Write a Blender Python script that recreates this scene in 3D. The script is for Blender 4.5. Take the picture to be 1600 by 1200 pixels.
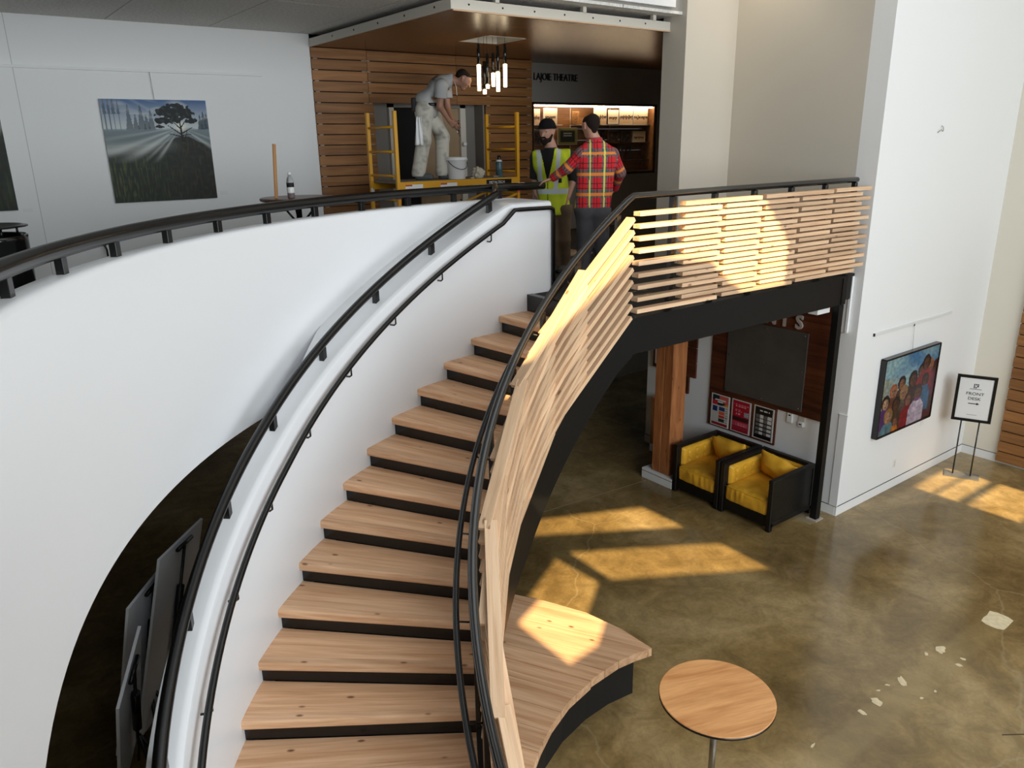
import bpy, bmesh, math, random
import numpy as np
from mathutils import Vector, Matrix, Euler, noise

random.seed(7)
for o in list(bpy.data.objects):
    bpy.data.objects.remove(o)
SC = bpy.context.scene
COL = SC.collection
PI = math.pi
def R(d): return math.radians(d)

# ------------------------------------------------------------------ camera
FPX = 1200.0; PITCH = R(17.4); ROLL = R(0.95); EYE = 4.66; GRID = R(36.5)
_c, _s = math.cos(GRID), math.sin(GRID)
def to_grid(v): return Vector((v[0]*_c + v[1]*_s, -v[0]*_s + v[1]*_c, v[2]))
_f = Vector((0, math.cos(PITCH), -math.sin(PITCH)))
_u0 = Vector((0, math.sin(PITCH), math.cos(PITCH))); _r0 = Vector((1, 0, 0))
CR = to_grid(_r0*math.cos(ROLL) - _u0*math.sin(ROLL))
CU = to_grid(_u0*math.cos(ROLL) + _r0*math.sin(ROLL))
CF = to_grid(_f)
cam_d = bpy.data.cameras.new('camera'); cam = bpy.data.objects.new('camera', cam_d); COL.objects.link(cam)
cam_d.sensor_width = 36.0; cam_d.lens = FPX/1600*36.0; cam_d.clip_end = 200; cam_d.clip_start = 0.05
cam.matrix_world = Matrix(((CR.x, CU.x, -CF.x, 0), (CR.y, CU.y, -CF.y, 0), (CR.z, CU.z, -CF.z, EYE), (0, 0, 0, 1)))
SC.camera = cam

# ------------------------------------------------------------------ light
w = bpy.data.worlds.new('world'); SC.world = w; w.use_nodes = True
w.node_tree.nodes['Background'].inputs[0].default_value = (0.75, 0.87, 1.0, 1)
w.node_tree.nodes['Background'].inputs[1].default_value = 0.5
vs = SC.view_settings
vs.view_transform = 'Standard'; vs.look = 'None'; vs.gamma = 1; vs.use_curve_mapping = False
vs.exposure = 0.07

SUN_D = Vector((0.5*math.cos(R(31)), 0.866*math.cos(R(31)), -math.sin(R(31)))).normalized()
sd = bpy.data.lights.new('sun', 'SUN'); sd.energy = 14.0; sd.angle = R(0.3); sd.color = (1.0, 0.74, 0.38)
so = bpy.data.objects.new('sun', sd); COL.objects.link(so)
so.rotation_euler = SUN_D.to_track_quat('-Z', 'Y').to_euler(); so.location = (10, -20, 20)

def area(name, loc, target, sx, sy, power, col):
    d = bpy.data.lights.new(name, 'AREA'); d.shape = 'RECTANGLE'; d.size = sx; d.size_y = sy; d.energy = power; d.color = col
    o = bpy.data.objects.new(name, d); COL.objects.link(o); o.location = loc
    o.rotation_euler = (Vector(target) - Vector(loc)).to_track_quat('-Z', 'Y').to_euler()
    return o
# daylight of the glazed front of the hall (behind the camera) and an added overhead fill
area('window_daylight', (4.2, -5.4, 5.2), (4.5, 4, 3.4), 11.4, 5.0, 1060, (0.88, 0.95, 1.0))
area('overhead_fill', (5.5, 1.0, 9.6), (5.5, 1.0, 0), 9.0, 4.5, 120, (0.95, 0.97, 1.0))

# ------------------------------------------------------------------ helpers
def link(o):
    COL.objects.link(o); return o
def tag(o, label, cat, group=None, kind=None):
    o['label'] = label; o['category'] = cat
    if group: o['group'] = group
    if kind: o['kind'] = kind
    return o
def struct(o, label=None):
    o['kind'] = 'structure'
    if label: o['label'] = label; 
    return o
def empty(name, loc=(0, 0, 0), rz=0.0):
    o = bpy.data.objects.new(name, None); link(o); o.location = loc; o.rotation_euler = (0, 0, rz); o.empty_display_size = 0.1
    return o
def mobj(name, me, mat=None, parent=None, smooth=False, loc=None, rot=None, mat4=None):
    o = bpy.data.objects.new(name, me); link(o)
    if mat is not None and len(me.materials) == 0: me.materials.append(mat)
    if smooth:
        for p in me.polygons: p.use_smooth = True
    if parent: o.parent = parent
    if loc is not None: o.location = loc
    if rot is not None: o.rotation_euler = rot
    if mat4 is not None: o.matrix_local = mat4
    return o
def from_bm(name, bm, mat=None, parent=None, smooth=False, **k):
    me = bpy.data.meshes.new(name); bm.normal_update(); bm.to_mesh(me); bm.free()
    return mobj(name, me, mat, parent, smooth, **k)
def pyd(name, v, f, mat=None, parent=None, smooth=False, **k):
    me = bpy.data.meshes.new(name); me.from_pydata([tuple(x) for x in v], [], [tuple(x) for x in f]); me.update()
    return mobj(name, me, mat, parent, smooth, **k)
BOXF = [(0, 3, 2, 1), (4, 5, 6, 7), (0, 1, 5, 4), (1, 2, 6, 5), (2, 3, 7, 6), (3, 0, 4, 7)]
def bbox(bm, x0, x1, y0, y1, z0, z1, M=None):
    vs_ = [Vector(p) for p in ((x0, y0, z0), (x1, y0, z0), (x1, y1, z0), (x0, y1, z0), (x0, y0, z1), (x1, y0, z1), (x1, y1, z1), (x0, y1, z1))]
    if M is not None: vs_ = [M @ p for p in vs_]
    b = [bm.verts.new(p) for p in vs_]
    return [bm.faces.new([b[i] for i in f]) for f in BOXF]
def bev(bm, w_, seg=1):
    bmesh.ops.bevel(bm, geom=list(bm.edges), offset=w_, segments=seg, profile=0.5, affect='EDGES', clamp_overlap=True)
def box(name, x0, x1, y0, y1, z0, z1, mat, parent=None, bevel=0.0, local=False, seg=1):
    """box in world coordinates (or parent's local when local); mesh origin at the box centre bottom"""
    bm = bmesh.new(); cx, cy = (x0+x1)/2, (y0+y1)/2
    bbox(bm, x0-cx, x1-cx, y0-cy, y1-cy, 0, z1-z0)
    if bevel: bev(bm, bevel, seg)
    o = from_bm(name, bm, mat, parent)
    o.location = (cx, cy, z0)
    if parent and not local:
        o.location = parent.matrix_basis.inverted() @ Vector((cx, cy, z0))
    return o
_mc = {}
def beam_mesh(lx, ly, lz, bevel=0.002):
    k = (round(lx, 3), round(ly, 3), round(lz, 3), bevel)
    if k not in _mc:
        bm = bmesh.new(); bbox(bm, -lx/2, lx/2, -ly/2, ly/2, -lz/2, lz/2)
        if bevel: bev(bm, bevel)
        me = bpy.data.meshes.new('plank'); bm.normal_update(); bm.to_mesh(me); bm.free(); _mc[k] = me
    return _mc[k]
def beam(name, a, b, ly, lz, mat, parent=None, up=(0, 0, 1), bevel=0.002):
    """straight bar from a to b, local x along it; ly across (horizontal), lz along up"""
    a, b = Vector(a), Vector(b); d = b-a; L_ = d.length; x = d.normalized(); u = Vector(up)
    y = u.cross(x).normalized(); z = x.cross(y)
    M = Matrix(((x.x, y.x, z.x, 0), (x.y, y.y, z.y, 0), (x.z, y.z, z.z, 0), (0, 0, 0, 1))); M.translation = (a+b)/2
    me = beam_mesh(L_, ly, lz, bevel)
    me2 = me
    if len(me.materials) and me.materials[0] is not mat: me2 = me.copy(); me2.materials.clear()
    o = mobj(name, me2, mat, parent)
    if parent: M = parent.matrix_basis.inverted() @ M
    o.matrix_local = M
    return o
def tube_bm(bm, pts, rad, n=10, closed=False, caps=True):
    pts = [Vector(p) for p in pts]; rings = []; N = len(pts)
    prev = None
    for i, p in enumerate(pts):
        if closed: t = (pts[(i+1) % N]-pts[i-1]).normalized()
        else: t = (pts[min(i+1, N-1)]-pts[max(i-1, 0)]).normalized()
        if prev is None:
            a = Vector((0, 0, 1)) if abs(t.z) < 0.95 else Vector((1, 0, 0))
            nrm = (a - t*a.dot(t)).normalized()
        else:
            nrm = (prev - t*prev.dot(t)).normalized()
        prev = nrm; bn = t.cross(nrm)
        r = rad[i] if isinstance(rad, (list, tuple)) else rad
        rings.append([bm.verts.new(p + (nrm*math.cos(2*PI*k/n) + bn*math.sin(2*PI*k/n))*r) for k in range(n)])
    for i in range(N if closed else N-1):
        A, B = rings[i], rings[(i+1) % N]
        for k in range(n):
            f = bm.faces.new((A[k], A[(k+1) % n], B[(k+1) % n], B[k])); f.smooth = True
    if caps and not closed:
        bm.faces.new(list(reversed(rings[0]))); bm.faces.new(rings[-1])
def tube(name, pts, rad, mat, parent=None, n=10, closed=False):
    bm = bmesh.new(); tube_bm(bm, pts, rad, n, closed)
    bmesh.ops.recalc_face_normals(bm, faces=bm.faces)
    if parent: bmesh.ops.transform(bm, matrix=parent.matrix_basis.inverted(), verts=bm.verts)
    return from_bm(name, bm, mat, parent)
def lathe_bm(bm, prof, n=24, M=None):
    rings = []
    for r, z in prof:
        ring = []
        for k in range(n):
            p = Vector((r*math.cos(2*PI*k/n), r*math.sin(2*PI*k/n), z))
            ring.append(bm.verts.new(M @ p if M is not None else p))
        rings.append(ring)
    for A, B in zip(rings, rings[1:]):
        for k in range(n):
            f = bm.faces.new((A[k], A[(k+1) % n], B[(k+1) % n], B[k])); f.smooth = True
    bm.faces.new(list(reversed(rings[0]))); bm.faces.new(rings[-1])
def lathe(name, prof, mat, parent=None, n=24, loc=(0, 0, 0), rot=None):
    bm = bmesh.new(); lathe_bm(bm, prof, n); bmesh.ops.recalc_face_normals(bm, faces=bm.faces)
    o = from_bm(name, bm, mat, parent); o.location = loc
    if rot: o.rotation_euler = rot
    return o
def poly_prism(name, pts, z0, z1, mat, parent=None, loc=None):
    """vertical prism over a polygon in plan (ccw)"""
    n = len(pts); v = [(x, y, z0) for x, y in pts] + [(x, y, z1) for x, y in pts]
    f = [tuple(range(n-1, -1, -1)), tuple(range(n, 2*n))] + [(i, (i+1) % n, n+(i+1) % n, n+i) for i in range(n)]
    return pyd(name, v, f, mat, parent)
def text(name, body, size, mat, parent=None, extrude=0.002, M=None, sx=1.0, align='CENTER', bold=0.0):
    cu = bpy.data.curves.new('txt', 'FONT'); cu.body = body; cu.size = size; cu.extrude = extrude; cu.align_x = align; cu.align_y = 'CENTER'
    cu.offset = bold; cu.resolution_u = 3
    t = bpy.data.objects.new('txt', cu); link(t); bpy.context.view_layer.update()
    me = bpy.data.meshes.new_from_object(t.evaluated_get(bpy.context.evaluated_depsgraph_get()))
    bpy.data.objects.remove(t); bpy.data.curves.remove(cu)
    me.materials.clear()
    if sx != 1.0: me.transform(Matrix.Diagonal((sx, 1, 1, 1)))
    o = mobj(name, me, mat, parent)
    if M is not None:
        o.matrix_local = (parent.matrix_basis.inverted() @ M) if parent else M
    return o
def face_M(origin, right, normal):
    """matrix whose local x runs along right, local y is up, local z is the outward normal"""
    r = Vector(right).normalized(); n = Vector(normal).normalized(); u = n.cross(r)
    M = Matrix(((r.x, u.x, n.x, 0), (r.y, u.y, n.y, 0), (r.z, u.z, n.z, 0), (0, 0, 0, 1))); M.translation = Vector(origin)
    return M
def copy_tree(o, parent=None):
    c = o.copy(); link(c); c.parent = parent
    for ch in list(o.children): copy_tree(ch, c)
    return c
def softbox(name, lx, ly, lz, mat, parent=None, n=14, rr=0.04, bulge=0.02, wr=0.006, seed=0, loc=(0, 0, 0), rot=None):
    """upholstered block: rounded box with crowned faces and soft creases, centred"""
    bm = bmesh.new(); bmesh.ops.create_cube(bm, size=1.0)
    bmesh.ops.subdivide_edges(bm, edges=bm.edges, cuts=n-1, use_grid_fill=True)
    for v in bm.verts:
        p = v.co*2  # -1..1
        q = Vector((p.x*lx/2, p.y*ly/2, p.z*lz/2))
        core = Vector((max(-lx/2+rr, min(lx/2-rr, q.x)), max(-ly/2+rr, min(ly/2-rr, q.y)), max(-lz/2+rr, min(lz/2-rr, q.z))))
        d = q-core
        if d.length > 1e-6: q = core + d.normalized()*rr
        ax, ay, az = abs(p.x), abs(p.y), abs(p.z)
        b = bulge*(1-min(1, ax)**2)*(1-min(1, ay)**2) if az >= .999 else 0
        bx_ = bulge*(1-ay**2)*(1-az**2) if ax >= .999 else 0
        by_ = bulge*(1-ax**2)*(1-az**2) if ay >= .999 else 0
        q += Vector((math.copysign(bx_, p.x), math.copysign(by_, p.y), math.copysign(b, p.z)))
        nv = Vector((q.x*9, q.y*9, q.z*5)) + Vector((seed*7.1, seed*3.3, 0))
        q += q.normalized()*wr*noise.noise(nv)*1.5
        v.co = q
    bm.normal_update()
    o = from_bm(name, bm, mat, parent, smooth=True); o.location = loc
    if rot: o.rotation_euler = rot
    return o

# ------------------------------------------------------------------ materials
def nmat(name):
    m = bpy.data.materials.new(name); m.use_nodes = True
    nt = m.node_tree; b = nt.nodes['Principled BSDF']
    return m, nt, b
def N(nt, t, **k):
    n = nt.nodes.new(t)
    for a, v in k.items(): setattr(n, a, v)
    return n
def simple(name, col, rough=0.5, metal=0.0, spec=0.5, bump=0.0, bscale=60.0, var=0.0, vscale=3.0, coat=0.0):
    m, nt, b = nmat(name)
    b.inputs['Base Color'].default_value = (*col, 1); b.inputs['Roughness'].default_value = rough; b.inputs['Metallic'].default_value = metal
    b.inputs['Specular IOR Level'].default_value = spec
    if coat: b.inputs['Coat Weight'].default_value = coat; b.inputs['Coat Roughness'].default_value = 0.1
    tc = N(nt, 'ShaderNodeTexCoord')
    if var:
        nz = N(nt, 'ShaderNodeTexNoise'); nz.inputs['Scale'].default_value = vscale; nz.inputs['Detail'].default_value = 4
        nt.links.new(tc.outputs['Object'], nz.inputs['Vector'])
        rp = N(nt, 'ShaderNodeValToRGB'); rp.color_ramp.elements[0].position = .3; rp.color_ramp.elements[1].position = .7
        rp.color_ramp.elements[0].color = (*[c*(1-var) for c in col], 1); rp.color_ramp.elements[1].color = (*[min(1, c*(1+var)) for c in col], 1)
        nt.links.new(nz.outputs['Fac'], rp.inputs['Fac']); nt.links.new(rp.outputs['Color'], b.inputs['Base Color'])
    if bump:
        nb = N(nt, 'ShaderNodeTexNoise'); nb.inputs['Scale'].default_value = bscale; nb.inputs['Detail'].default_value = 3
        nt.links.new(tc.outputs['Object'], nb.inputs['Vector'])
        bp = N(nt, 'ShaderNodeBump'); bp.inputs['Strength'].default_value = bump; bp.inputs['Distance'].default_value = 0.01
        nt.links.new(nb.outputs['Fac'], bp.inputs['Height']); nt.links.new(bp.outputs['Normal'], b.inputs['Normal'])
    return m
def wood(name, dark, light, rough=0.45, along=1.2, across=22.0, knots=0.0, vary=0.25, axis=0, coat=0.0):
    """grain runs along local x (axis 0), y (1) or z (2); each board gets its own piece of the pattern"""
    m, nt, b = nmat(name); ln = nt.links.new
    b.inputs['Roughness'].default_value = rough; b.inputs['Specular IOR Level'].default_value = 0.4
    if coat: b.inputs['Coat Weight'].default_value = coat; b.inputs['Coat Roughness'].default_value = .15
    tc = N(nt, 'ShaderNodeTexCoord'); oi = N(nt, 'ShaderNodeObjectInfo')
    sc = N(nt, 'ShaderNodeVectorMath', operation='SCALE'); sc.inputs[0].default_value = (37.0, 53.0, 71.0); ln(oi.outputs['Random'], sc.inputs['Scale'])
    ad = N(nt, 'ShaderNodeVectorMath', operation='ADD'); ln(tc.outputs['Object'], ad.inputs[0]); ln(sc.outputs[0], ad.inputs[1])
    s = [across]*3; s[axis] = along
    mp = N(nt, 'ShaderNodeVectorMath', operation='MULTIPLY'); mp.inputs[1].default_value = s; ln(ad.outputs[0], mp.inputs[0])
    n1 = N(nt, 'ShaderNodeTexNoise'); n1.inputs['Scale'].default_value = 1.0; n1.inputs['Detail'].default_value = 5; n1.inputs['Distortion'].default_value = 0.6
    ln(mp.outputs[0], n1.inputs['Vector'])
    s2 = [across*5]*3; s2[axis] = along*3
    mp2 = N(nt, 'ShaderNodeVectorMath', operation='MULTIPLY'); mp2.inputs[1].default_value = s2; ln(ad.outputs[0], mp2.inputs[0])
    n2 = N(nt, 'ShaderNodeTexNoise'); n2.inputs['Scale'].default_value = 1.0; n2.inputs['Detail'].default_value = 2; ln(mp2.outputs[0], n2.inputs['Vector'])
    mx = N(nt, 'ShaderNodeMath', operation='MULTIPLY_ADD'); mx.inputs[1].default_value = 0.35; ln(n2.outputs['Fac'], mx.inputs[0]); ln(n1.outputs['Fac'], mx.inputs[2])
    rp = N(nt, 'ShaderNodeValToRGB'); e = rp.color_ramp.elements
    e[0].position = .45; e[0].color = (*dark, 1); e[1].position = .85; e[1].color = (*light, 1)
    ln(mx.outputs[0], rp.inputs['Fac'])
    hv = N(nt, 'ShaderNodeMath', operation='MULTIPLY_ADD'); hv.inputs[1].default_value = vary; hv.inputs[2].default_value = 1.0-vary*0.6
    ln(oi.outputs['Random'], hv.inputs[0])
    br = N(nt, 'ShaderNodeVectorMath', operation='SCALE'); ln(rp.outputs['Color'], br.inputs[0]); ln(hv.outputs[0], br.inputs['Scale'])
    out = br.outputs[0]
    if knots:
        s3 = [7.0]*3; s3[axis] = 3.2
        mp3 = N(nt, 'ShaderNodeVectorMath', operation='MULTIPLY'); mp3.inputs[1].default_value = s3; ln(ad.outputs[0], mp3.inputs[0])
        vo = N(nt, 'ShaderNodeTexVoronoi'); vo.inputs['Scale'].default_value = 1.0; ln(mp3.outputs[0], vo.inputs['Vector'])
        kr = N(nt, 'ShaderNodeValToRGB'); k = kr.color_ramp.elements
        k[0].position = 0.05; k[0].color = (knots, knots, knots, 1); k[1].position = 0.11; k[1].color = (0, 0, 0, 1)
        ln(vo.outputs['Distance'], kr.inputs['Fac'])
        mk = N(nt, 'ShaderNodeMixRGB'); mk.inputs['Color2'].default_value = (dark[0]*.32, dark[1]*.26, dark[2]*.22, 1)
        ln(kr.outputs['Color'], mk.inputs['Fac']); ln(out, mk.inputs['Color1']); out = mk.outputs['Color']
    ln(out, b.inputs['Base Color'])
    bp = N(nt, 'ShaderNodeBump'); bp.inputs['Strength'].default_value = .12; bp.inputs['Distance'].default_value = .004
    ln(mx.outputs[0], bp.inputs['Height']); ln(bp.outputs['Normal'], b.inputs['Normal'])
    return m
def attr_mat(name, rough=0.6, attr='paint', spec=0.3):
    m, nt, b = nmat(name); a = N(nt, 'ShaderNodeAttribute'); a.attribute_name = attr
    nt.links.new(a.outputs['Color'], b.inputs['Base Color']); b.inputs['Roughness'].default_value = rough; b.inputs['Specular IOR Level'].default_value = spec
    return m
def emit(name, col, s):
    m, nt, b = nmat(name); b.inputs['Emission Color'].default_value = (*col, 1); b.inputs['Emission Strength'].default_value = s
    b.inputs['Base Color'].default_value = (*col, 1); return m
def floor_mat():
    m, nt, b = nmat('polished_concrete'); ln = nt.links.new
    tc = N(nt, 'ShaderNodeTexCoord')
    a = N(nt, 'ShaderNodeTexNoise'); a.inputs['Scale'].default_value = .55; a.inputs['Detail'].default_value = 7; a.inputs['Roughness'].default_value = .62; a.inputs['Distortion'].default_value = .4
    ln(tc.outputs['Object'], a.inputs['Vector'])
    rp = N(nt, 'ShaderNodeValToRGB'); e = rp.color_ramp.elements
    e[0].position = .3; e[0].color = (.110, .070, .025, 1); e[1].position = .72; e[1].color = (.43, .315, .155, 1)
    x = rp.color_ramp.elements.new(.5); x.color = (.225, .152, .060, 1)
    ln(a.outputs['Fac'], rp.inputs['Fac'])
    f = N(nt, 'ShaderNodeTexNoise'); f.inputs['Scale'].default_value = 26; f.inputs['Detail'].default_value = 5; ln(tc.outputs['Object'], f.inputs['Vector'])
    fr = N(nt, 'ShaderNodeMapRange'); fr.inputs[1].default_value = .3; fr.inputs[2].default_value = .7; fr.inputs[3].default_value = .92; fr.inputs[4].default_value = 1.08; ln(f.outputs['Fac'], fr.inputs[0])
    ms = N(nt, 'ShaderNodeTexNoise'); ms.inputs['Scale'].default_value = 3.2; ms.inputs['Detail'].default_value = 8; ms.inputs['Roughness'].default_value = .7; ms.inputs['Distortion'].default_value = 1.2
    ln(tc.outputs['Object'], ms.inputs['Vector'])
    mr = N(nt, 'ShaderNodeMapRange'); mr.inputs[1].default_value = .3; mr.inputs[2].default_value = .7; mr.inputs[3].default_value = .72; mr.inputs[4].default_value = 1.28; ln(ms.outputs['Fac'], mr.inputs[0])
    mm = N(nt, 'ShaderNodeMath', operation='MULTIPLY'); ln(fr.outputs[0], mm.inputs[0]); ln(mr.outputs[0], mm.inputs[1])
    mu = N(nt, 'ShaderNodeVectorMath', operation='SCALE'); ln(rp.outputs['Color'], mu.inputs[0]); ln(mm.outputs[0], mu.inputs['Scale'])
    # thin pale cracks along warped cell borders
    wz = N(nt, 'ShaderNodeTexNoise'); wz.inputs['Scale'].default_value = 1.6; wz.inputs['Detail'].default_value = 6; ln(tc.outputs['Object'], wz.inputs['Vector'])
    wv = N(nt, 'ShaderNodeVectorMath', operation='MULTIPLY_ADD'); wv.inputs[1].default_value = (.55, .55, 0); ln(wz.outputs['Color'], wv.inputs[0]); ln(tc.outputs['Object'], wv.inputs[2])
    vo = N(nt, 'ShaderNodeTexVoronoi', feature='DISTANCE_TO_EDGE'); vo.inputs['Scale'].default_value = .27; ln(wv.outputs[0], vo.inputs['Vector'])
    cr = N(nt, 'ShaderNodeValToRGB'); k = cr.color_ramp.elements; k[0].position = 0; k[0].color = (.26, .26, .26, 1); k[1].position = .0028; k[1].color = (0, 0, 0, 1)
    ln(vo.outputs['Distance'], cr.inputs['Fac'])
    mk = N(nt, 'ShaderNodeMixRGB'); mk.inputs['Color2'].default_value = (.42, .35, .22, 1); ln(cr.outputs['Color'], mk.inputs['Fac']); ln(mu.outputs[0], mk.inputs['Color1'])
    # the paler scar of a removed partition
    sx = N(nt, 'ShaderNodeSeparateXYZ'); ln(tc.outputs['Object'], sx.inputs[0])
    dy = N(nt, 'ShaderNodeMath', operation='SUBTRACT'); dy.inputs[1].default_value = 2.47; ln(sx.outputs['Y'], dy.inputs[0])
    ab = N(nt, 'ShaderNodeMath', operation='ABSOLUTE'); ln(dy.outputs[0], ab.inputs[0])
    sr = N(nt, 'ShaderNodeMapRange'); sr.inputs[1].default_value = .09; sr.inputs[2].default_value = .15; sr.inputs[3].default_value = .30; sr.inputs[4].default_value = 0; ln(ab.outputs[0], sr.inputs[0])
    gx = N(nt, 'ShaderNodeMapRange'); gx.inputs[1].default_value = 7.6; gx.inputs[2].default_value = 8.0; gx.inputs[3].default_value = 1; gx.inputs[4].default_value = 0; ln(sx.outputs['X'], gx.inputs[0])
    gm = N(nt, 'ShaderNodeMath', operation='MULTIPLY'); ln(sr.outputs[0], gm.inputs[0]); ln(gx.outputs[0], gm.inputs[1])
    m2 = N(nt, 'ShaderNodeMixRGB'); m2.inputs['Color2'].default_value = (.33, .245, .11, 1); ln(gm.outputs[0], m2.inputs['Fac']); ln(mk.outputs['Color'], m2.inputs['Color1'])
    ln(m2.outputs['Color'], b.inputs['Base Color'])
    rr = N(nt, 'ShaderNodeMapRange'); rr.inputs[1].default_value = .3; rr.inputs[2].default_value = .7; rr.inputs[3].default_value = .10; rr.inputs[4].default_value = .24; ln(a.outputs['Fac'], rr.inputs[0])
    ln(rr.outputs[0], b.inputs['Roughness']); b.inputs['Specular IOR Level'].default_value = .5
    bp = N(nt, 'ShaderNodeBump'); bp.inputs['Strength'].default_value = .06; bp.inputs['Distance'].default_value = .01; ln(f.outputs['Fac'], bp.inputs['Height']); ln(bp.outputs['Normal'], b.inputs['Normal'])
    return m
M_ = {}
M_['white'] = simple('white_gloss_paint', (.82, .83, .845), .33, bump=.015, bscale=18)
M_['wall'] = simple('white_wall_paint', (.80, .80, .79), .6, bump=.02, bscale=90)
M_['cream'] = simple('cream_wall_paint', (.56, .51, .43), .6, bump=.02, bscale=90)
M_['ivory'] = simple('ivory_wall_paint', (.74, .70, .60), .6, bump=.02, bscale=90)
M_['offwhite'] = simple('offwhite_rail', (.70, .70, .68), .5)
M_['grey_wall'] = simple('grey_wall_paint', (.30, .28, .25), .65)
M_['black'] = simple('black_painted_steel', (.006, .006, .006), .26, spec=.5)
M_['rail_gloss'] = simple('polished_black_rail', (.010, .009, .008), .16, spec=.9)
M_['beam'] = simple('black_beam_paint', (.006, .006, .006), .42, spec=.22)
M_['black_matt'] = simple('black_matt', (.012, .011, .010), .6, spec=.3)
M_['black_gloss'] = simple('black_gloss', (.008, .008, .008), .12, spec=.6)
M_['fir'] = wood('fir_wood', (.58, .305, .155), (.84, .54, .325), .42, along=1.1, across=20, knots=.95, vary=.22)
M_['firslat'] = wood('fir_slat_wood', (.56, .345, .20), (.76, .53, .335), .5, along=1.3, across=26, knots=.8, vary=.30)
M_['cedar'] = wood('cedar_board', (.185, .076, .023), (.34, .155, .050), .5, along=.9, across=14, vary=.38)
M_['canopy'] = wood('canopy_board', (.15, .064, .020), (.30, .138, .046), .26, along=.5, across=16, vary=.2, axis=0)
M_['timber'] = wood('timber_post', (.24, .080, .025), (.46, .185, .066), .5, along=1.6, across=12, knots=.8, vary=.1, axis=2)
M_['darkwood'] = wood('dark_red_wood', (.038, .010, .005), (.13, .036, .014), .45, along=.8, across=9, vary=.3, axis=1)
M_['tabletop'] = wood('oak_tabletop', (.52, .225, .075), (.74, .385, .155), .38, along=2.0, across=14, vary=0)
M_['floor'] = floor_mat()
M_['carpet'] = simple('dark_carpet', (.012, .0105, .009), .95, bump=.3, bscale=300)
M_['ceiling'] = simple('fibre_ceiling_panel', (.74, .72, .67), .9, bump=.9, bscale=45, var=.14, vscale=30)
M_['yellow_leather'] = simple('yellow_leather', (.68, .36, .028), .40, bump=.10, bscale=26, var=.16, vscale=6)
M_['black_wood'] = simple('black_stained_wood', (.008, .007, .006), .38, spec=.3, bump=.1, bscale=20, var=.3, vscale=8)
M_['scaffold'] = simple('yellow_powder_coat', (.68, .33, .012), .38)
M_['plastic_white'] = simple('white_plastic', (.75, .75, .74), .4)
M_['steel'] = simple('brushed_steel', (.45, .44, .42), .3, metal=1.0)
M_['slate'] = simple('grey_pin_board', (.060, .052, .044), .8, var=.15)
M_['letter'] = simple('pale_letter', (.42, .37, .33), .5)
M_['tan'] = simple('tan_door', (.33, .225, .125), .5, var=.1)
M_['taupe'] = simple('taupe_panel', (.21, .19, .165), .6)
M_['trimwhite'] = simple('cream_steel_trim', (.62, .58, .50), .5)
M_['void'] = simple('unlit_gap_black', (.006, .005, .005), .9)  # near-black colour standing in for unlit gaps and the dark doorway

# ------------------------------------------------------------------ the setting
L = 3.13; RISE = L/18; SX, SY = 4.727, 1.880; RW = 4.473; PX, PY, PR = 5.114, 1.712, 5.25
def kof(f): return (f-87.51)/4.819
def nosing(f): return L-kof(f)*RISE
def sp(Rr, f, z): return Vector((SX+Rr*math.cos(R(f)), SY+Rr*math.sin(R(f)), z))
def pp(Rr, f, z): return Vector((PX+Rr*math.cos(R(f)), PY+Rr*math.sin(R(f)), z))
YR, XB = 4.72, 8.65; ZT = 12.8

struct(box('floor', -9, 17, -6.2, 16, -.2, 0, M_['floor']))
# object coordinates of the floor slab are shifted to its centre: move the origin back to the world origin
fl = bpy.data.objects['floor']; fl.data.transform(Matrix.Translation(fl.location)); fl.location = (0, 0, 0)

# upper floor slab with the landing
arc = [tuple(pp(PR+.14, f, 0)[:2]) for f in np.linspace(88.5, 206, 48)]
slab_pts = [(XB, 4.84), (XB, 7.0), (12.2, 7.0), (12.2, 10.95), (-8.9, 10.95), (-8.9, -2.5), (-.6, -2.5)] + arc[::-1] + [(5.25, 6.35)] + [tuple(sp(RW, 87.51, 0)[:2]), tuple(sp(2.93, 87.51, 0)[:2]), (4.87, 4.84)]
bm = bmesh.new()
for zz in (L-.30, L):
    vv = [bm.verts.new((x, y, zz)) for x, y in slab_pts]
    ee = [bm.edges.new((vv[i], vv[(i+1) % len(vv)])) for i in range(len(vv))]
    bmesh.ops.triangle_fill(bm, use_beauty=True, edges=ee)
    if zz < L-.1: low = vv
    else: top = vv
for i in range(len(low)): bm.faces.new((low[i], low[(i+1) % len(low)], top[(i+1) % len(top)], top[i]))
bmesh.ops.recalc_face_normals(bm, faces=bm.faces)
struct(from_bm('floor_upper', bm, M_['carpet']))

def swept(name, sections, mat, parent=None, smooth_idx=None, capends=True):
    """sections: list of lists of points (closed profiles) along a path"""
    bm = bmesh.new(); rr = [[bm.verts.new(p) for p in s] for s in sections]; n = len(rr[0])
    for A, B in zip(rr, rr[1:]):
        for k in range(n):
            f = bm.faces.new((A[k], A[(k+1) % n], B[(k+1) % n], B[k])); f.smooth = True
    if capends: bm.faces.new(rr[0]); bm.faces.new(rr[-1])
    bmesh.ops.recalc_face_normals(bm, faces=bm.faces)
    o = from_bm(name, bm, mat, parent)
    md = o.modifiers.new('es', 'EDGE_SPLIT'); md.split_angle = R(32)
    return o
# curved parapet of the upper floor
secs = []
for f in np.linspace(88.5, 206, 90):
    prof = [(0, -.523), (0, .915), (.006, .935), (.02, .948), (.04, .952), (.13, .952), (.16, .94), (.16, -.523)]
    secs.append([pp(PR+a, f, L+b) for a, b in prof])
struct(swept('wall_parapet', secs, M_['white']), 'curved white solid parapet of the upper floor')
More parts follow.
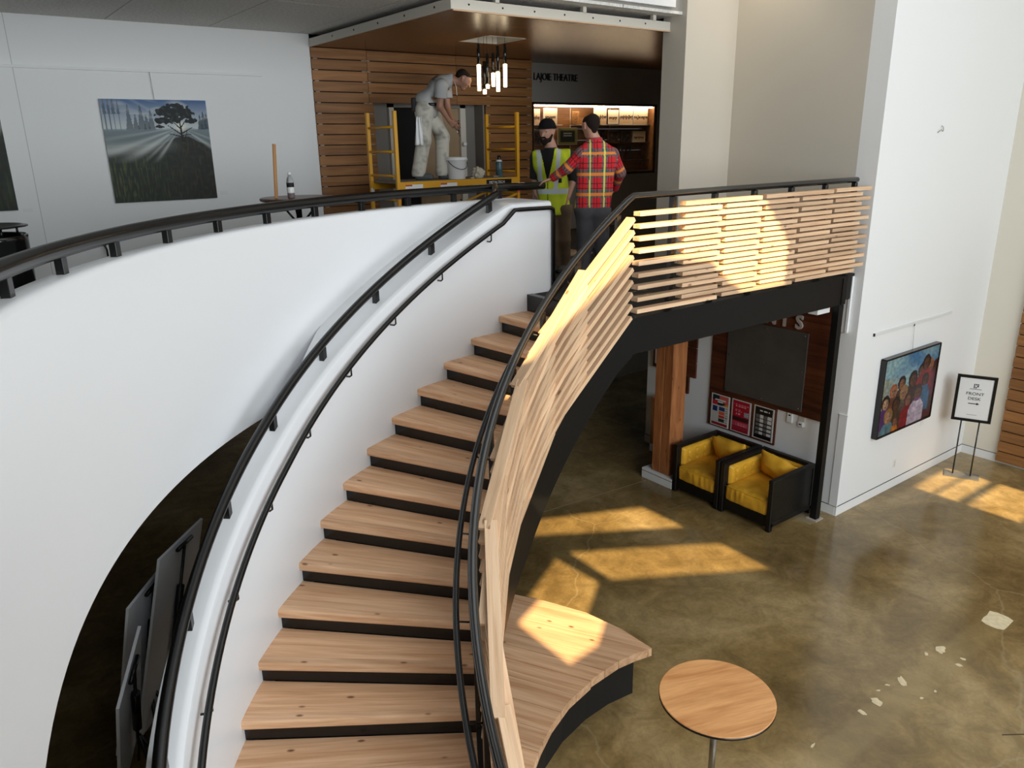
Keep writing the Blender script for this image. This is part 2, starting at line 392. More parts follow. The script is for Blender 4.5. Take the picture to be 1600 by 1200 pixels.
# white guard wall along the outer side of the stair
def flare(f): return 0.0 if f < 132 else min(.07, (f-132)*.0028)
def outer_R(f):
    # radius (about the stair centre) at which the parapet face stands
    d = Vector((math.cos(R(f)), math.sin(R(f)))); c = Vector((SX-PX, SY-PY))
    b = d.dot(c); return -b+math.sqrt(b*b-(c.length_squared-(PR+.002)**2))
def capz(f): return L+.95-RISE*max(0, kof(f)-.55)
secs = []
def wall_sec(base, outw, w_, zt, zb):
    prof = [(0, zb), (0, zt-.04), (.008, zt-.016), (.03, zt-.002), (.05, zt), (w_, zt), (w_, zb)]
    return [base+outw*a+Vector((0, 0, z)) for a, z in prof]
secs.append(wall_sec(Vector((5.25, SY+RW, 0)), Vector((0, 1, 0)), .62, L+.95, L-.4))
for f in np.linspace(87.5, 176, 80):
    ri = RW+flare(f); zt = capz(f); zb = max(0.0, nosing(f)-.45)
    full = min(.55, outer_R(f)-ri); q = max(0, min(1, (f-116)/10)); wd = full*(1-q)+.185*q
    secs.append(wall_sec(sp(ri, f, 0), Vector((math.cos(R(f)), math.sin(R(f)), 0)), wd, zt, zb))
struct(swept('wall_stair', secs, M_['white']), 'white solid guard wall curving down along the stair')

# walls
struct(box('wall_right', XB, 12.1, YR, YR+.25, 0, ZT, M_['wall']), 'tall white wall with the group portrait')
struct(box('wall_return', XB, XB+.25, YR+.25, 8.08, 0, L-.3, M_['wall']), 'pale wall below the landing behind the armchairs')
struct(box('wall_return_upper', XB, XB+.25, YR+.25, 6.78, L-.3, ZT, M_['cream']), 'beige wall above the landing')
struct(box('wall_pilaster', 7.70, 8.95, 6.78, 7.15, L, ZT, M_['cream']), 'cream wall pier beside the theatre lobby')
struct(box('wall_entry', 12.1, 12.35, -1.0, YR+.25, 0, ZT, M_['ivory']), 'white end wall behind the front desk sign')
struct(box('wall_left', -8.9, 4.55, 10.6, 10.9, L, 6.2, M_['wall']), 'white gallery wall of the upper floor')
struct(box('wall_far_left', -9.1, -8.9, -6, 11, 0, ZT, M_['wall']))
struct(box('wall_lobby', 12.2, 12.4, 7.0, 11, L, 6.2, M_['grey_wall']))
struct(box('wall_lobby_front', 8.95, 12.4, 7.0, 7.2, L, ZT, M_['wall']))
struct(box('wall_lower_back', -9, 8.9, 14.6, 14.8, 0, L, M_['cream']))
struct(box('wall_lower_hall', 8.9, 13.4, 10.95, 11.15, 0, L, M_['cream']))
struct(box('wall_lower_left', -9.1, -8.9, 10.9, 14.8, 0, L, M_['wall']))
struct(box('slab_lower_back', -9, 13.4, 10.95, 14.8, L-.3, L, M_['wall'])); bpy.data.objects['slab_lower_back'].name = 'ceiling_lower_back'
struct(box('wall_lower_end', 13.4, 13.6, 4.9, 11.15, 0, L, M_['wall']))
struct(box('ceiling_lower_hall', 8.9, 13.6, 4.97, 7.0, L-.3, L, M_['wall']))
struct(box('ceiling_sun_block', -9.1, 17, -6.2, 11, ZT, ZT+.2, M_["wall"]))  # unseen roof, added to keep stray sun out of the hall
struct(box('wall_hall_end', 17, 17.2, -6.2, 5, 0, ZT, M_['wall']))
struct(box('wall_hall_back', 12.35, 17, 4.72, 4.95, 0, ZT, M_['wall']))
# rear of the upper room above its ceiling
struct(box('wall_upper_back', -8.9, 12.4, 10.9, 11.0, 6.2, ZT, M_['wall']))
struct(box('trim_1', 2.0, 7.52, 6.80, 6.85, 6.155, 6.75, M_['wall']), 'white header over the theatre lobby')

# ceiling of the upper floor: fibre panels with open joints
cl = struct(box('ceiling', -8.9, 12.2, 6.86, 10.9, 6.13, 6.3, M_['grey_wall']), 'grey fibre panel ceiling')
xs = [2.062+1.163*i for i in range(-9, 9)]
for a, b_ in zip(xs, xs[1:]):
    for y0, y1 in ((6.855, 8.42), (8.43, 10.59)):
        box('panel', a+.006, b_-.006, y0, y1, 6.098, 6.13, M_['ceiling'], cl)

# unseen front of the hall: solid wall, openings shaped to cast the sun patches
YF = -6.0
def to_front(p):
    p = Vector(p); t = (p.y-YF)/SUN_D.y; q = p-SUN_D*t; return (q.x, q.z)
def fl3(x, y, z=0): return (x, y, z)
holes = [
    [fl3(5.05, 7.25), fl3(6.90, 6.44), fl3(6.90, 5.74), fl3(5.05, 6.88)],
    [fl3(5.36, 6.14), fl3(6.93, 5.17), fl3(6.90, 4.47), fl3(5.33, 5.41)],
    [fl3(5.13, 6.12), fl3(5.18, 5.45), fl3(4.36, 4.85), fl3(3.63, 4.163, .45), fl3(3.63, 4.869, .45), fl3(4.40, 5.70)],
    [fl3(10.28, 4.53), fl3(11.30, 4.53), fl3(11.30, 4.28), fl3(10.28, 4.28)],
    [fl3(10.28, 4.22), fl3(11.30, 4.22), fl3(11.30, 3.96), fl3(10.28, 3.96)],
    [fl3(10.28, 3.82), fl3(11.30, 3.82), fl3(11.30, 3.20), fl3(10.28, 3.20)],
    [(4.77, 4.72, 4.16), (4.47, 4.71, 3.98), (4.14, 4.66, 3.78), (3.79, 4.56, 3.59), (3.46, 4.42, 3.38), (3.22, 4.30, 3.20), (3.45, 4.41, 3.10), (3.84, 4.58, 3.22), (4.15, 4.66, 3.34), (4.48, 4.71, 3.50), (4.79, 4.72, 3.68), (5.10, 4.8, 3.66), (5.884, 4.8, 3.54), (6.43, 4.8, 3.18), (7.13, 4.8, 3.16), (7.13, 4.8, 3.6), (6.58, 4.8, 4.17)],
]
bm = bmesh.new(); ee = []
def loop(pts):
    vv = [bm.verts.new((x, YF, z)) for x, z in pts]
    for i in range(len(vv)): ee.append(bm.edges.new((vv[i], vv[(i+1) % len(vv)])))
loop([(-9.1, 0), (17, 0), (17, ZT+.1), (-9.1, ZT+.1)])
for h in holes: loop([to_front(p) for p in h])
bmesh.ops.triangle_fill(bm, use_beauty=True, edges=ee)
struct(from_bm('wall_sun_mask', bm, M_['wall']), 'unseen front wall with openings shaped for the sun patches')

# baseboards with a shadow reveal
def baseboard(name, x0, x1, y0, y1, h=.125):
    o = struct(box(name, x0, x1, y0, y1, 0, h, M_['wall']))
    return o
baseboard('baseboard_right', XB-.004, 12.1, YR-.006, YR+.05)
box('reveal', XB-.0055, 12.1, YR-.0075, YR+.05, .125, .131, M_['void'], bpy.data.objects['baseboard_right'])
baseboard('baseboard_return', XB-.006, XB+.05, YR+.02, 8.085)
box('reveal', XB-.0075, XB+.05, YR-.005, 8.086, .125, .131, M_['void'], bpy.data.objects['baseboard_return'])
baseboard('baseboard_entry', 12.094, 12.15, 4.23, YR)
box('reveal', 12.0925, 12.15, 4.23, YR-.008, .125, .131, M_['void'], bpy.data.objects['baseboard_entry'])
# white corner guards on the return wall
g1 = struct(box('trim_2', XB-.03, XB+.001, 4.835, 4.93, 2.41, 3.10, M_['wall'], bevel=.004), 'upper white corner guard beside the black post')
box('fin', XB-.045, XB-.03, 4.83, 4.86, 2.41, 3.10, M_['wall'], g1)
g2 = struct(box('trim_3', XB-.012, XB+.001, YR-.012, YR+.10, .131, 1.37, M_['wall'], bevel=.003), 'lower white corner guard')
box('cap', XB-.016, XB+.001, YR-.016, YR+.105, 1.37, 1.378, M_['plastic_white'], g2)

# wood-clad wall of the upper floor with its recessed doorway
wb = struct(box('wall_back', 4.55, 5.40, 10.62, 10.9, L, 5.95, M_['void']), 'cedar board wall beside the scaffold')
box('backing', 7.40, 8.33, 10.62, 10.9, L, 5.95, M_['void'], wb)
box('backing', 5.40, 7.40, 10.62, 10.9, 5.31, 5.95, M_['void'], wb)
box('backing', 4.55, 12.2, 10.9, 11.0, 5.95, 6.2, M_['void'], wb)
pit = .1405; z = 5.94
i = 0
while z-pit > L-.02:
    z0, z1 = z-pit+.006, z-.006
    segs = [(4.545, 5.44), (7.395, 8.33)] if z1 < 5.32 else [(4.545, 5.37), (5.373, 6.86), (6.863, 8.33)]
    for a, b_ in segs:
        beam('board', (a, 10.585, (z0+z1)/2), (b_-.002, 10.585, (z0+z1)/2), .03, z1-z0, M_['cedar'], wb)
        for xx in (a+.10, b_-.10):
            pass
    z -= pit; i += 1
for xx in (4.585, 5.30, 5.37, 7.44, 8.25):
    box('clip', xx, xx+.055, 10.595, 10.618, L, 5.93 if (xx < 5.35 or xx > 7.4) else 5.93, M_['letter'], wb)
# recessed doorway: reveals, frame, half-open dark doorway and tan door leaf
dr = struct(box('door_1', 5.40, 5.80, 10.86, 10.93, L, 5.31, M_['taupe']), 'recessed doorway with a tan door leaf')
box('lintel', 5.40, 7.40, 10.62, 10.95, 5.30, 5.36, M_['taupe'], dr)
box('reveal', 5.38, 5.42, 10.62, 10.95, L, 5.31, M_['taupe'], dr)
box('reveal', 7.37, 7.42, 10.62, 10.95, L, 5.31, M_['taupe'], dr)
box('jamb', 5.80, 5.88, 10.80, 10.93, L, 5.25, M_['trimwhite'], dr)
box('head', 5.80, 7.16, 10.80, 10.93, 5.20, 5.26, M_['taupe'], dr)
box('dark_opening', 5.88, 6.40, 10.92, 10.93, L, 5.20, M_['void'], dr)  # black sheet painted in for the unlit room beyond
box('leaf', 6.32, 7.06, 10.86, 10.91, L, 5.20, M_['tan'], dr, bevel=.004)
box('jamb', 7.06, 7.16, 10.80, 10.93, L, 5.25, M_['trimwhite'], dr)
box('side_panel', 7.16, 7.38, 10.86, 10.93, L, 5.31, M_['taupe'], dr)
box('hinge', 7.045, 7.065, 10.84, 10.86, 4.82, 5.02, M_['black'], dr)
box('hinge', 7.045, 7.065, 10.84, 10.86, 3.60, 3.80, M_['black'], dr)
box('call_plate', 7.20, 7.32, 10.852, 10.862, 4.35, 4.55, M_['taupe'], dr, bevel=.004)
# theatre wall with lettering and a lit display recess
CX0, CX1, CZ0, CZ1 = 8.61, 11.60, 4.10, 5.29
tw = struct(box('wall_theatre', 8.33, CX0, 10.9, 11.3, L, 6.1, M_['grey_wall']), 'grey theatre wall with a lit display recess')
box('wall_piece', CX1, 12.2, 10.9, 11.3, L, 6.1, M_['grey_wall'], tw)
box('wall_piece', CX0, CX1, 10.9, 11.3, CZ1, 6.1, M_['grey_wall'], tw)
box('wall_piece', CX0, CX1, 10.9, 11.3, L, CZ0, M_['grey_wall'], tw)

# ------------------------------------------------------------------ staircase
st = empty('staircase', (SX, SY, 0))
tag(st, 'curved staircase with pale fir treads and black risers rising to the landing', 'staircase')
RI = 2.96
def sector(name, r0, r1, f0, f1, z0, z1, fm, mat, parent, n=1, round_front=False):
    """plan sector; local x is radial at angle fm; f0 is the front edge"""
    v = []; f = []
    fs = np.linspace(f0, f1, n+1)
    for zz in (z0, z1):
        for rr in (r0, r1):
            for a in fs: v.append((rr*math.cos(R(a-fm)), rr*math.sin(R(a-fm)), zz))
    m = n+1
    def q(zi, ri, i): return zi*2*m+ri*m+i
    for i in range(n):
        f += [(q(0, 0, i), q(0, 0, i+1), q(0, 1, i+1), q(0, 1, i)), (q(1, 0, i), q(1, 1, i), q(1, 1, i+1), q(1, 0, i+1)),
              (q(0, 0, i), q(1, 0, i), q(1, 0, i+1), q(0, 0, i+1)), (q(0, 1, i), q(0, 1, i+1), q(1, 1, i+1), q(1, 1, i))]
    f += [(q(0, 0, 0), q(0, 1, 0), q(1, 1, 0), q(1, 0, 0)), (q(0, 0, n), q(1, 0, n), q(1, 1, n), q(0, 1, n))]
    bm = bmesh.new(); bv = [bm.verts.new(p) for p in v]
    for p in f: bm.faces.new([bv[k] for k in p])
    bmesh.ops.recalc_face_normals(bm, faces=bm.faces)
    if round_front:
        es = [e for e in bm.edges if all(abs(math.atan2(w_.co.y, w_.co.x)-R(f0-fm)) < 1e-5 for w_ in e.verts) and abs(e.verts[0].co.z-e.verts[1].co.z) < 1e-6]
        bmesh.ops.bevel(bm, geom=es, offset=.016, segments=3, profile=.5, affect='EDGES')
    o = from_bm(name, bm, mat, parent); o.rotation_euler = (0, 0, R(fm)); return o
for k in range(1, 18):
    fk = 87.51+4.819*k; zt = L-k*RISE; rw = RW+flare(fk)+.004
    tr = sector('tread', RI, rw, fk-.95, fk-4.819-.35, zt-.068, zt, fk-2.4, M_['fir'], st)
    sector('nosing', RI, rw, fk+.05, fk-.93, zt-.068, zt, fk-2.4, M_['fir'], tr, round_front=True).rotation_euler = (0, 0, 0)
    sector('riser', RI, rw, fk-.45, fk-.75, zt-RISE, zt-.066, fk-2.4, M_['black'], st)
# landing edge: bare black step
sector('landing_edge', RI, RW+.004, 87.6, 86.6, L-RISE+.002, L+.004, 85, M_['black'], st)
# inner stringer plate and soffit
def strbot(f): return nosing(f)-.36-min(.30, max(0, f-90)*.011)
secs = []
for f in np.linspace(86.9, 174.5, 70):
    zt, zb = max(.05, nosing(f)+.045), max(0.002, strbot(f))
    secs.append([sp(2.88, f, zb)-Vector((SX, SY, 0)), sp(2.88, f, zt)-Vector((SX, SY, 0)), sp(2.96, f, zt)-Vector((SX, SY, 0)), sp(2.96, f, zb)-Vector((SX, SY, 0))])
swept('stringer', secs, M_['beam'], st)
secs = []
for f in np.linspace(87.6, 168, 60):
    zb = max(0.004, nosing(f)-.40)
    secs.append([sp(a, f, zb+h)-Vector((SX, SY, 0)) for a, h in ((2.97, 0), (2.97, .03), (RW, .03), (RW, 0))])
swept('soffit', secs, M_['black_matt'], st)

# landing edge beam and its post
lb = box('landing_beam', 4.86, 8.44, 4.795, 4.86, L-.335, L+.005, M_['beam'], bevel=.004)
tag(lb, 'long black steel beam along the edge of the landing', 'beam')
box('flange', 4.86, 8.42, 4.775, 4.86, L-.005, L+.012, M_['beam'], lb)
box('end_plate', 8.33, 8.345, 4.785, 4.795, L-.33, L-.02, M_['beam'], lb)
po = box('steel_post', 8.335, 8.425, 4.80, 4.89, 0, L-.335, M_['beam'], bevel=.004)
tag(po, 'slim black steel post under the end of the landing beam', 'post')
box('cap_plate', 8.34, 8.43, 4.86, 4.90, L-.335, L+.03, M_['black'], po)
box('base_plate', 8.30, 8.46, 4.77, 4.92, 0.0, .012, M_['letter'], po)
struct(box('trim_4', 8.05, 8.30, 4.90, 5.02, 2.70, 2.82, M_['wall']))

# ------------------------------------------------------------------ balustrade with woven fir slats
ba = empty('slat_balustrade', (4.86, 4.82, L))
tag(ba, 'balustrade of woven pale fir slats on black posts along stair and landing', 'balustrade')
PXS = [5.46, 6.047, 6.653, 7.274, 7.895, 8.477]
for x in PXS: beam('post', (x, 4.87, L-.05), (x, 4.87, L+1.045), .05, .05, M_['black'], ba, up=(0, 1, 0))
FPS = [90.0+9.5*i for i in range(9)]
for f in FPS: beam('post', sp(2.945, f, nosing(f)-.05), sp(2.945, f, nosing(f)+1.02), .05, .03, M_['black'], ba, up=(math.cos(R(f)), math.sin(R(f)), 0))
NR = 18
def rowh(j): return .075+.0535*j
TH, HT = .085, .038
for j in range(NR):
    h = rowh(j); zz = L+h
    if j % 2 == 0: spans = [(4.915, 6.047), (6.047, 7.274), (7.274, 8.477)]
    else: spans = [(5.46, 6.653), (6.653, 7.895), (7.895, 8.60)]
    for i, (a, b_) in enumerate(spans):
        a2 = a+(.0 if (j % 2 == 0 and i == 0) else .07); b2 = b_-.06 if b_ < 8.55 else b_
        ya = 4.812 if not (j % 2 == 0 and i == 0) else 4.785
        beam('slat', (a2, ya, zz), (b2, 4.765, zz), TH, HT, M_['firslat'], ba)
    # curved part, following the stair slope
    ph = [88.4]+FPS[1:] if j % 2 == 0 else FPS
    st0 = 0 if j % 2 == 0 else 1
    idx = list(range(st0, len(ph), 2))
    ang = [ph[q] for q in idx]+([FPS[-1]] if idx[-1] != len(ph)-1 else [])
    for q, (fa, fb) in enumerate(zip(ang, ang[1:])):
        a2 = fa+(0 if (j % 2 == 0 and q == 0) else .9); b2 = fb-.6+2.5
        A = sp(2.850 if q or j % 2 else 2.868, a2, nosing(a2)+h); B = sp(2.888, b2, nosing(b2)+h)
        beam('slat', A, B, TH, HT, M_['firslat'], ba)
# rails
top = [Vector((8.51, 4.87, L+1.075))]+[Vector((4.95, 4.87, L+1.075))]+[sp(2.95, f, nosing(f)+1.055) for f in np.linspace(88.2, 168, 60)]
tube('top_rail', top, .031, M_['rail_gloss'], ba, 12)
bm = bmesh.new(); bmesh.ops.create_uvsphere(bm, u_segments=10, v_segments=6, radius=.031)
o = from_bm('end_cap', bm, M_['black'], ba, smooth=True); o.location = Vector((8.51, 4.87, L+1.075))-ba.location
h2 = [sp(3.06, f, nosing(f)+.88) for f in np.linspace(96, 168, 56)]
tube('handrail', h2, .021, M_['black'], ba, 10)
for f in np.arange(99.5, 166, 9.5):
    tube('bracket', [sp(3.06, f, nosing(f)+.86), sp(3.05, f, nosing(f)+.83), sp(2.96, f, nosing(f)+.82)], .007, M_['black'], ba, 6)

# rail on the curved parapet
gr = empty('parapet_rail', pp(PR+.08, 120, L+.95)); tag(gr, 'thick dark round rail on short posts along the curved white parapet', 'rail')
ra = [Vector((5.66, PY+PR+.02, L+1.07))]+[pp(PR+.08, f, L+1.07) for f in np.linspace(90.5, 204, 110)]
tube('rail', ra, .043, M_['black'], gr, 14)
for i in range(-7, 11):
    f = 157.1-6.67*i
    beam('post', pp(PR+.08, f, L+.95), pp(PR+.08, f, L+1.05), .055, .04, M_['black'], gr, up=(math.cos(R(f)), math.sin(R(f)), 0))
# rail and handrail of the stair wall
sr = empty('stair_wall_rail', sp(RW+.15, 120, nosing(120)+.95)); tag(sr, 'dark rail on posts along the top of the white stair wall', 'rail')
pts = [pp(PR+.08, 91.0, L+1.085)]+[sp(RW+flare(f)*.5+.13, f, min(L+1.085, capz(f)+.125)) for f in np.linspace(91.2, 172, 66)]
tube('rail', pts, .036, M_['black'], sr, 12)
for f in [92.3+9.4*i for i in range(8)]:
    q = RW+flare(f)*.5+.13
    beam('post', sp(q, f, capz(f)-.02), sp(q, f, capz(f)+.10), .05, .045, M_['black'], sr, up=(math.cos(R(f)), math.sin(R(f)), 0))
hr = empty('stair_handrail', sp(RW-.07, 120, nosing(120)+.9)); tag(hr, 'slim black handrail fixed to the inner face of the white stair wall', 'handrail')
pts = [Vector((5.262, SY+RW-.02, L+.01)), Vector((5.262, SY+RW-.02, L+.82)), Vector((5.245, SY+RW-.035, L+.865)), Vector((5.20, SY+RW-.05, L+.885))]
pts += [sp(RW-.06, f, L+.89) for f in (87.5, 89, 90)]+[sp(RW-.065+flare(f), f, nosing(f)+.93) for f in np.linspace(92.0, 172, 66)]
tube('rail', pts, .022, M_['black'], hr, 10)
for f in [94.0+8.4*i for i in range(9)]:
    q = RW+flare(f)
    tube('bracket', [sp(q-.065, f, nosing(f)+.915), sp(q-.065, f, nosing(f)+.85), sp(q-.045, f, nosing(f)+.835), sp(q+.005, f, nosing(f)+.835)], .008, M_['black'], hr, 6)

# ------------------------------------------------------------------ curved bench
be = empty('curved_bench', (3.5, 4.3, 0)); tag(be, 'curved fir plank bench on a black base tucked under the stair', 'bench')
low = [(2.25, 3.05), (2.45, 3.25), (2.708, 3.467), (2.847, 3.567), (3.048, 3.686), (3.321, 3.803), (3.642, 3.877), (3.964, 3.905), (4.151, 3.886), (4.312, 3.854)]
upe = [(4.30, 4.219), (4.221, 4.597), (4.042, 4.985), (3.85, 5.301), (3.70, 5.50)]
back = [tuple(sp(3.60-.006*(f-105), f, 0)[:2]) for f in range(110, 156, 6)]
outline = low+upe+back
def clip(poly, n, d, keep_ge):
    out = []
    for i in range(len(poly)):
        a, b_ = Vector(poly[i]), Vector(poly[(i+1) % len(poly)]); da, db = a.dot(n)-d, b_.dot(n)-d
        if not keep_ge: da, db = -da, -db
        if da >= 0: out.append(tuple(a))
        if da*db < 0: out.append(tuple(a+(b_-a)*(da/(da-db))))
    return out
bn = Vector((.875, .485)).normalized(); bang = math.atan2(-.875, .485)
cuts = [2.9, 3.2, 3.45, 3.70, 3.93, 4.16, 4.38, 4.61, 4.845, 5.04, 5.20, 5.36, 5.61, 5.86, 6.2]
Mi = Matrix.Rotation(-bang, 4, 'Z')
for a, b_ in zip(cuts, cuts[1:]):
    pl = clip(clip(outline, bn, a+.003, True), bn, b_-.003, False)
    if len(pl) < 3: continue
    c = Vector((sum(p[0] for p in pl)/len(pl), sum(p[1] for p in pl)/len(pl)))
    loc_ = [Mi @ Vector((p[0]-c.x, p[1]-c.y, 0)) for p in pl]
    dz = .012 if a >= 5.03 else 0
    o = poly_prism('plank', [(p.x, p.y) for p in loc_], .375+dz, .452+dz, M_['fir'], be)
    o.location = (c.x-3.5, c.y-4.3, 0); o.rotation_euler = (0, 0, bang)
    bm = bmesh.new(); bm.from_mesh(o.data); bmesh.ops.recalc_face_normals(bm, faces=bm.faces); bm.to_mesh(o.data); bm.free()
lowb = [(2.33, 3.20), (2.55, 3.42), (2.80, 3.62), (3.05, 3.76), (3.32, 3.88), (3.64, 3.955), (3.92, 3.975), (4.19, 3.947)]
basep = lowb+[(4.17, 4.20), (4.10, 4.55), (3.93, 4.92), (3.75, 5.2), (3.6, 5.4)]+back
c = Vector((3.5, 4.3))
o = poly_prism('base', [(p[0]-c.x, p[1]-c.y) for p in basep], 0, .376, M_['black_matt'], be)
bm = bmesh.new(); bm.from_mesh(o.data); bmesh.ops.recalc_face_normals(bm, faces=bm.faces); bm.to_mesh(o.data); bm.free()

# ------------------------------------------------------------------ round table by the bench
rt = empty('round_table', (3.704, 2.705, 0), R(-20)); tag(rt, 'tall round oak-topped table on a slim steel stem beside the bench', 'table')
lathe('table_top', [(0.37, 1.000), (.388, 1.006), (.390, 1.022), (.386, 1.025)], M_['tabletop'], rt, 64)
lathe('edge_band', [(0.30, .990), (.382, .993), (.391, 1.000), (.3915, 1.016), (.37, 1.016)], M_['black'], rt, 64)
lathe('stem', [(.024, .02), (.024, .99)], M_['steel'], rt, 20)
lathe('collar', [(.09, .978), (.09, .992)], M_['black'], rt, 24)
lathe('foot', [(.24, 0), (.24, .008), (.10, .020), (.03, .03)], M_['steel'], rt, 40)

# ------------------------------------------------------------------ two yellow leather cube armchairs
def seat_cushion(parent, w_, seed):
    o = softbox('seat_cushion', .80, w_, .235, M_['yellow_leather'], parent, 30, .055, .02, .004, seed, (.425, 0, .285))
    for v in o.data.vertices:
        c = v.co; fr = max(0, min(1, (-c.x-.28)/.12)); tp = max(0, min(1, (c.z-.06)/.06))
        fold = noise.noise(Vector((c.y*26+seed, c.z*4+c.x*3, seed)))
        v.co.x -= .016*fold*fr*(.4+.6*max(0, min(1, (c.z+.08)/.12)))
        v.co.z += .014*tp*noise.noise(Vector((c.y*11+seed, c.x*7+2*noise.noise(Vector((c.y*4, c.x*4, seed))), 3)))-.03*tp*math.exp(-((c.x-.0)/.22)**2-(c.y/.2)**2)*.6
    seam = [Vector((-.40, y, .098+.004*math.sin(y*30))) for y in np.linspace(-w_/2+.02, w_/2-.02, 16)]
    bm = bmesh.new(); tube_bm(bm, seam, .005, 6); from_bm('piping', bm, M_['yellow_leather'], o)
    return o
def tuft(name, w_, h, buttons, parent, loc, rot, seed):
    """buttoned upholstery pad facing local +z, width along x, height along y"""
    nx, ny = 40, 16; v = []; f = []
    for j in range(ny+1):
        for i in range(nx+1):
            x = (i/nx-.5)*w_; y = (j/ny-.5)*h
            e = min(1, min(w_/2-abs(x), h/2-abs(y))/.03)
            z = .052*math.sqrt(max(0, 1-(1-e)**2))
            for bx_, by in buttons:
                d = math.hypot(x-bx_, y-by); z -= .022*math.exp(-(d/.022)**2)
                z -= .007*math.exp(-((abs(x-bx_)-abs(y-by)*.7)/.010)**2)*math.exp(-d/.05)
                z -= .006*math.exp(-((x-bx_)/.007)**2)*math.exp(-abs(y-by)/.09)
            z += .004*noise.noise(Vector((x*14, y*14, seed)))*e
            v.append((x, y, max(0, z)))
    for j in range(ny):
        for i in range(nx): a = j*(nx+1)+i; f.append((a, a+1, a+nx+2, a+nx+1))
    o = pyd(name, v, f, M_['yellow_leather'], parent, True); o.location = loc; o.rotation_euler = rot
    for bx_, by in buttons: lathe('button', [(.010, .022), (.009, .028), (.004, .031)], M_['yellow_leather'], o, 8, (bx_, by, 0))
    return o
def armchair(y0, y1, label, pillow_rot, seed):
    W = y1-y0; D = .90; Ht = .69
    t = empty('armchair', (7.595, (y0+y1)/2, 0)); tag(t, label, 'armchair', 'yellow leather cube armchairs')
    def lb_(name, x0, x1, a, b_, z0, z1, m=M_['black_wood'], bv=.006): return box(name, x0, x1, a, b_, z0, z1, m, t, bv, local=True)
    h = W/2
    for s in (-1, 1):
        a, b_ = (h-.055, h) if s > 0 else (-h, -h+.055)
        lb_('side_panel', .04, D-.04, a+.008*(s < 0)+.0, b_-.008*(s > 0), .09, Ht-.05)
        lb_('leg', 0, .06, a-.01*(s > 0), b_+.01*(s < 0), 0, Ht-.04)
        lb_('leg', D-.06, D, a-.01*(s > 0), b_+.01*(s < 0), 0, Ht-.04)
        lb_('arm_rail', 0, D, a-.015*(s > 0), b_+.015*(s < 0), Ht-.05, Ht)
        lb_('lower_rail', .02, D-.02, a, b_, .06, .12)
        tuft('side_pad', .70, .26, [(bx_, bz) for bx_ in (-.24, -.08, .08, .24) for bz in (-.055, .065)], t, (.45, s*(h-.055), .50), (PI/2 if s > 0 else -PI/2, 0, 0), seed)
    lb_('back_panel', D-.055, D-.005, -h+.05, h-.05, .09, Ht-.05)
    lb_('back_rail', D-.07, D, -h+.05, h-.05, Ht-.05, Ht)
    lb_('front_rail', .015, .06, -h+.05, h-.05, .06, .20)
    tuft('back_pad', W-.12, .27, [(by, .05) for by in (-.24, -.08, .08, .24)], t, (D-.055, 0, .505), (PI/2, 0, -PI/2), seed)
    seat_cushion(t, W-.125, seed)
    # loose pillow
    bm = bmesh.new(); bmesh.ops.create_cube(bm, size=2.0); bmesh.ops.subdivide_edges(bm, edges=bm.edges, cuts=11, use_grid_fill=True)
    for v in bm.verts:
        p = v.co.copy(); e = (1-abs(p.x)**3.0)*(1-abs(p.z)**3.0)
        q = Vector((p.x*.275, p.y*.10*max(.05, e), p.z*.18))
        crease = noise.noise(Vector((p.x*4.2+seed, p.z*2.0, seed*1.7)))*.034*(.25+e)
        q.y += math.copysign(crease, p.y); q.z += .02*noise.noise(Vector((p.x*2, seed, 0)))
        v.co = q
    bm.normal_update()
    o = from_bm('pillow', bm, M_['yellow_leather'], t, smooth=True); o.location = (D-.24, pillow_rot[0], .55); o.rotation_euler = (R(-14), R(pillow_rot[1]), R(-90))
    o.rotation_euler = Euler((R(14), R(pillow_rot[1]), R(-90)), 'XYZ')
    return t
armchair(4.965, 5.755, 'yellow leather armchair in a scuffed black cube frame nearer the steel post', (-.02, 9), 1)
armchair(5.775, 6.555, 'yellow leather armchair in a black cube frame beside the timber post', (-.05, -4), 5)

# ------------------------------------------------------------------ timber post
tp = empty('timber_post', (7.80, 6.84, 0)); tag(tp, 'heavy reddish timber post on a white plinth beside the armchairs', 'post')
box('plinth', -.20, .18, -.27, .30, 0, .15, M_['wall'], tp, .004, local=True)
box('plinth_reveal', -.202, .182, -.272, .302, .112, .118, M_['void'], tp, local=True)
box('beam_half', -.15, .13, -.155, -.002, .15, L-.30, M_['timber'], tp, .006, local=True)
box('beam_half', -.15, .13, .002, .155, .15, L-.30, M_['timber'], tp, .006, local=True)

# ------------------------------------------------------------------ flat pictures: a mesh of small coloured facets
PAINT = attr_mat('printed_picture', .55)
PAINT_GLOSS = attr_mat('glossy_print', .35, spec=.5)
def picture(name, w_, h, fn, nx, ny, M, mat=PAINT, parent=None):
    """canvas w x h, colour fn(u, v) with v up; local x right, y up, z outward, origin at lower left"""
    v = []; f = []; col = []
    for j in range(ny+1):
        for i in range(nx+1): v.append((w_*i/nx, h*j/ny, 0))
    for j in range(ny):
        for i in range(nx):
            a = j*(nx+1)+i; f.append((a, a+1, a+nx+2, a+nx+1)); col.append(fn((i+.5)/nx, (j+.5)/ny))
    me = bpy.data.meshes.new(name); me.from_pydata(v, [], f); me.update()
    at = me.attributes.new('paint', 'FLOAT_COLOR', 'FACE')
    flat = []
    for c in col: flat += [c[0], c[1], c[2], 1.0]
    at.data.foreach_set('color', flat)
    o = mobj(name, me, mat, parent)
    o.matrix_local = (parent.matrix_basis.inverted() @ M) if parent else M
    return o
def lin(c): return tuple(((x/255)/12.92 if x/255 <= .04045 else ((x/255+.055)/1.055)**2.4) for x in c)
def mixc(a, b_, t): t = max(0, min(1, t)); return tuple(x*(1-t)+y*t for x, y in zip(a, b_))
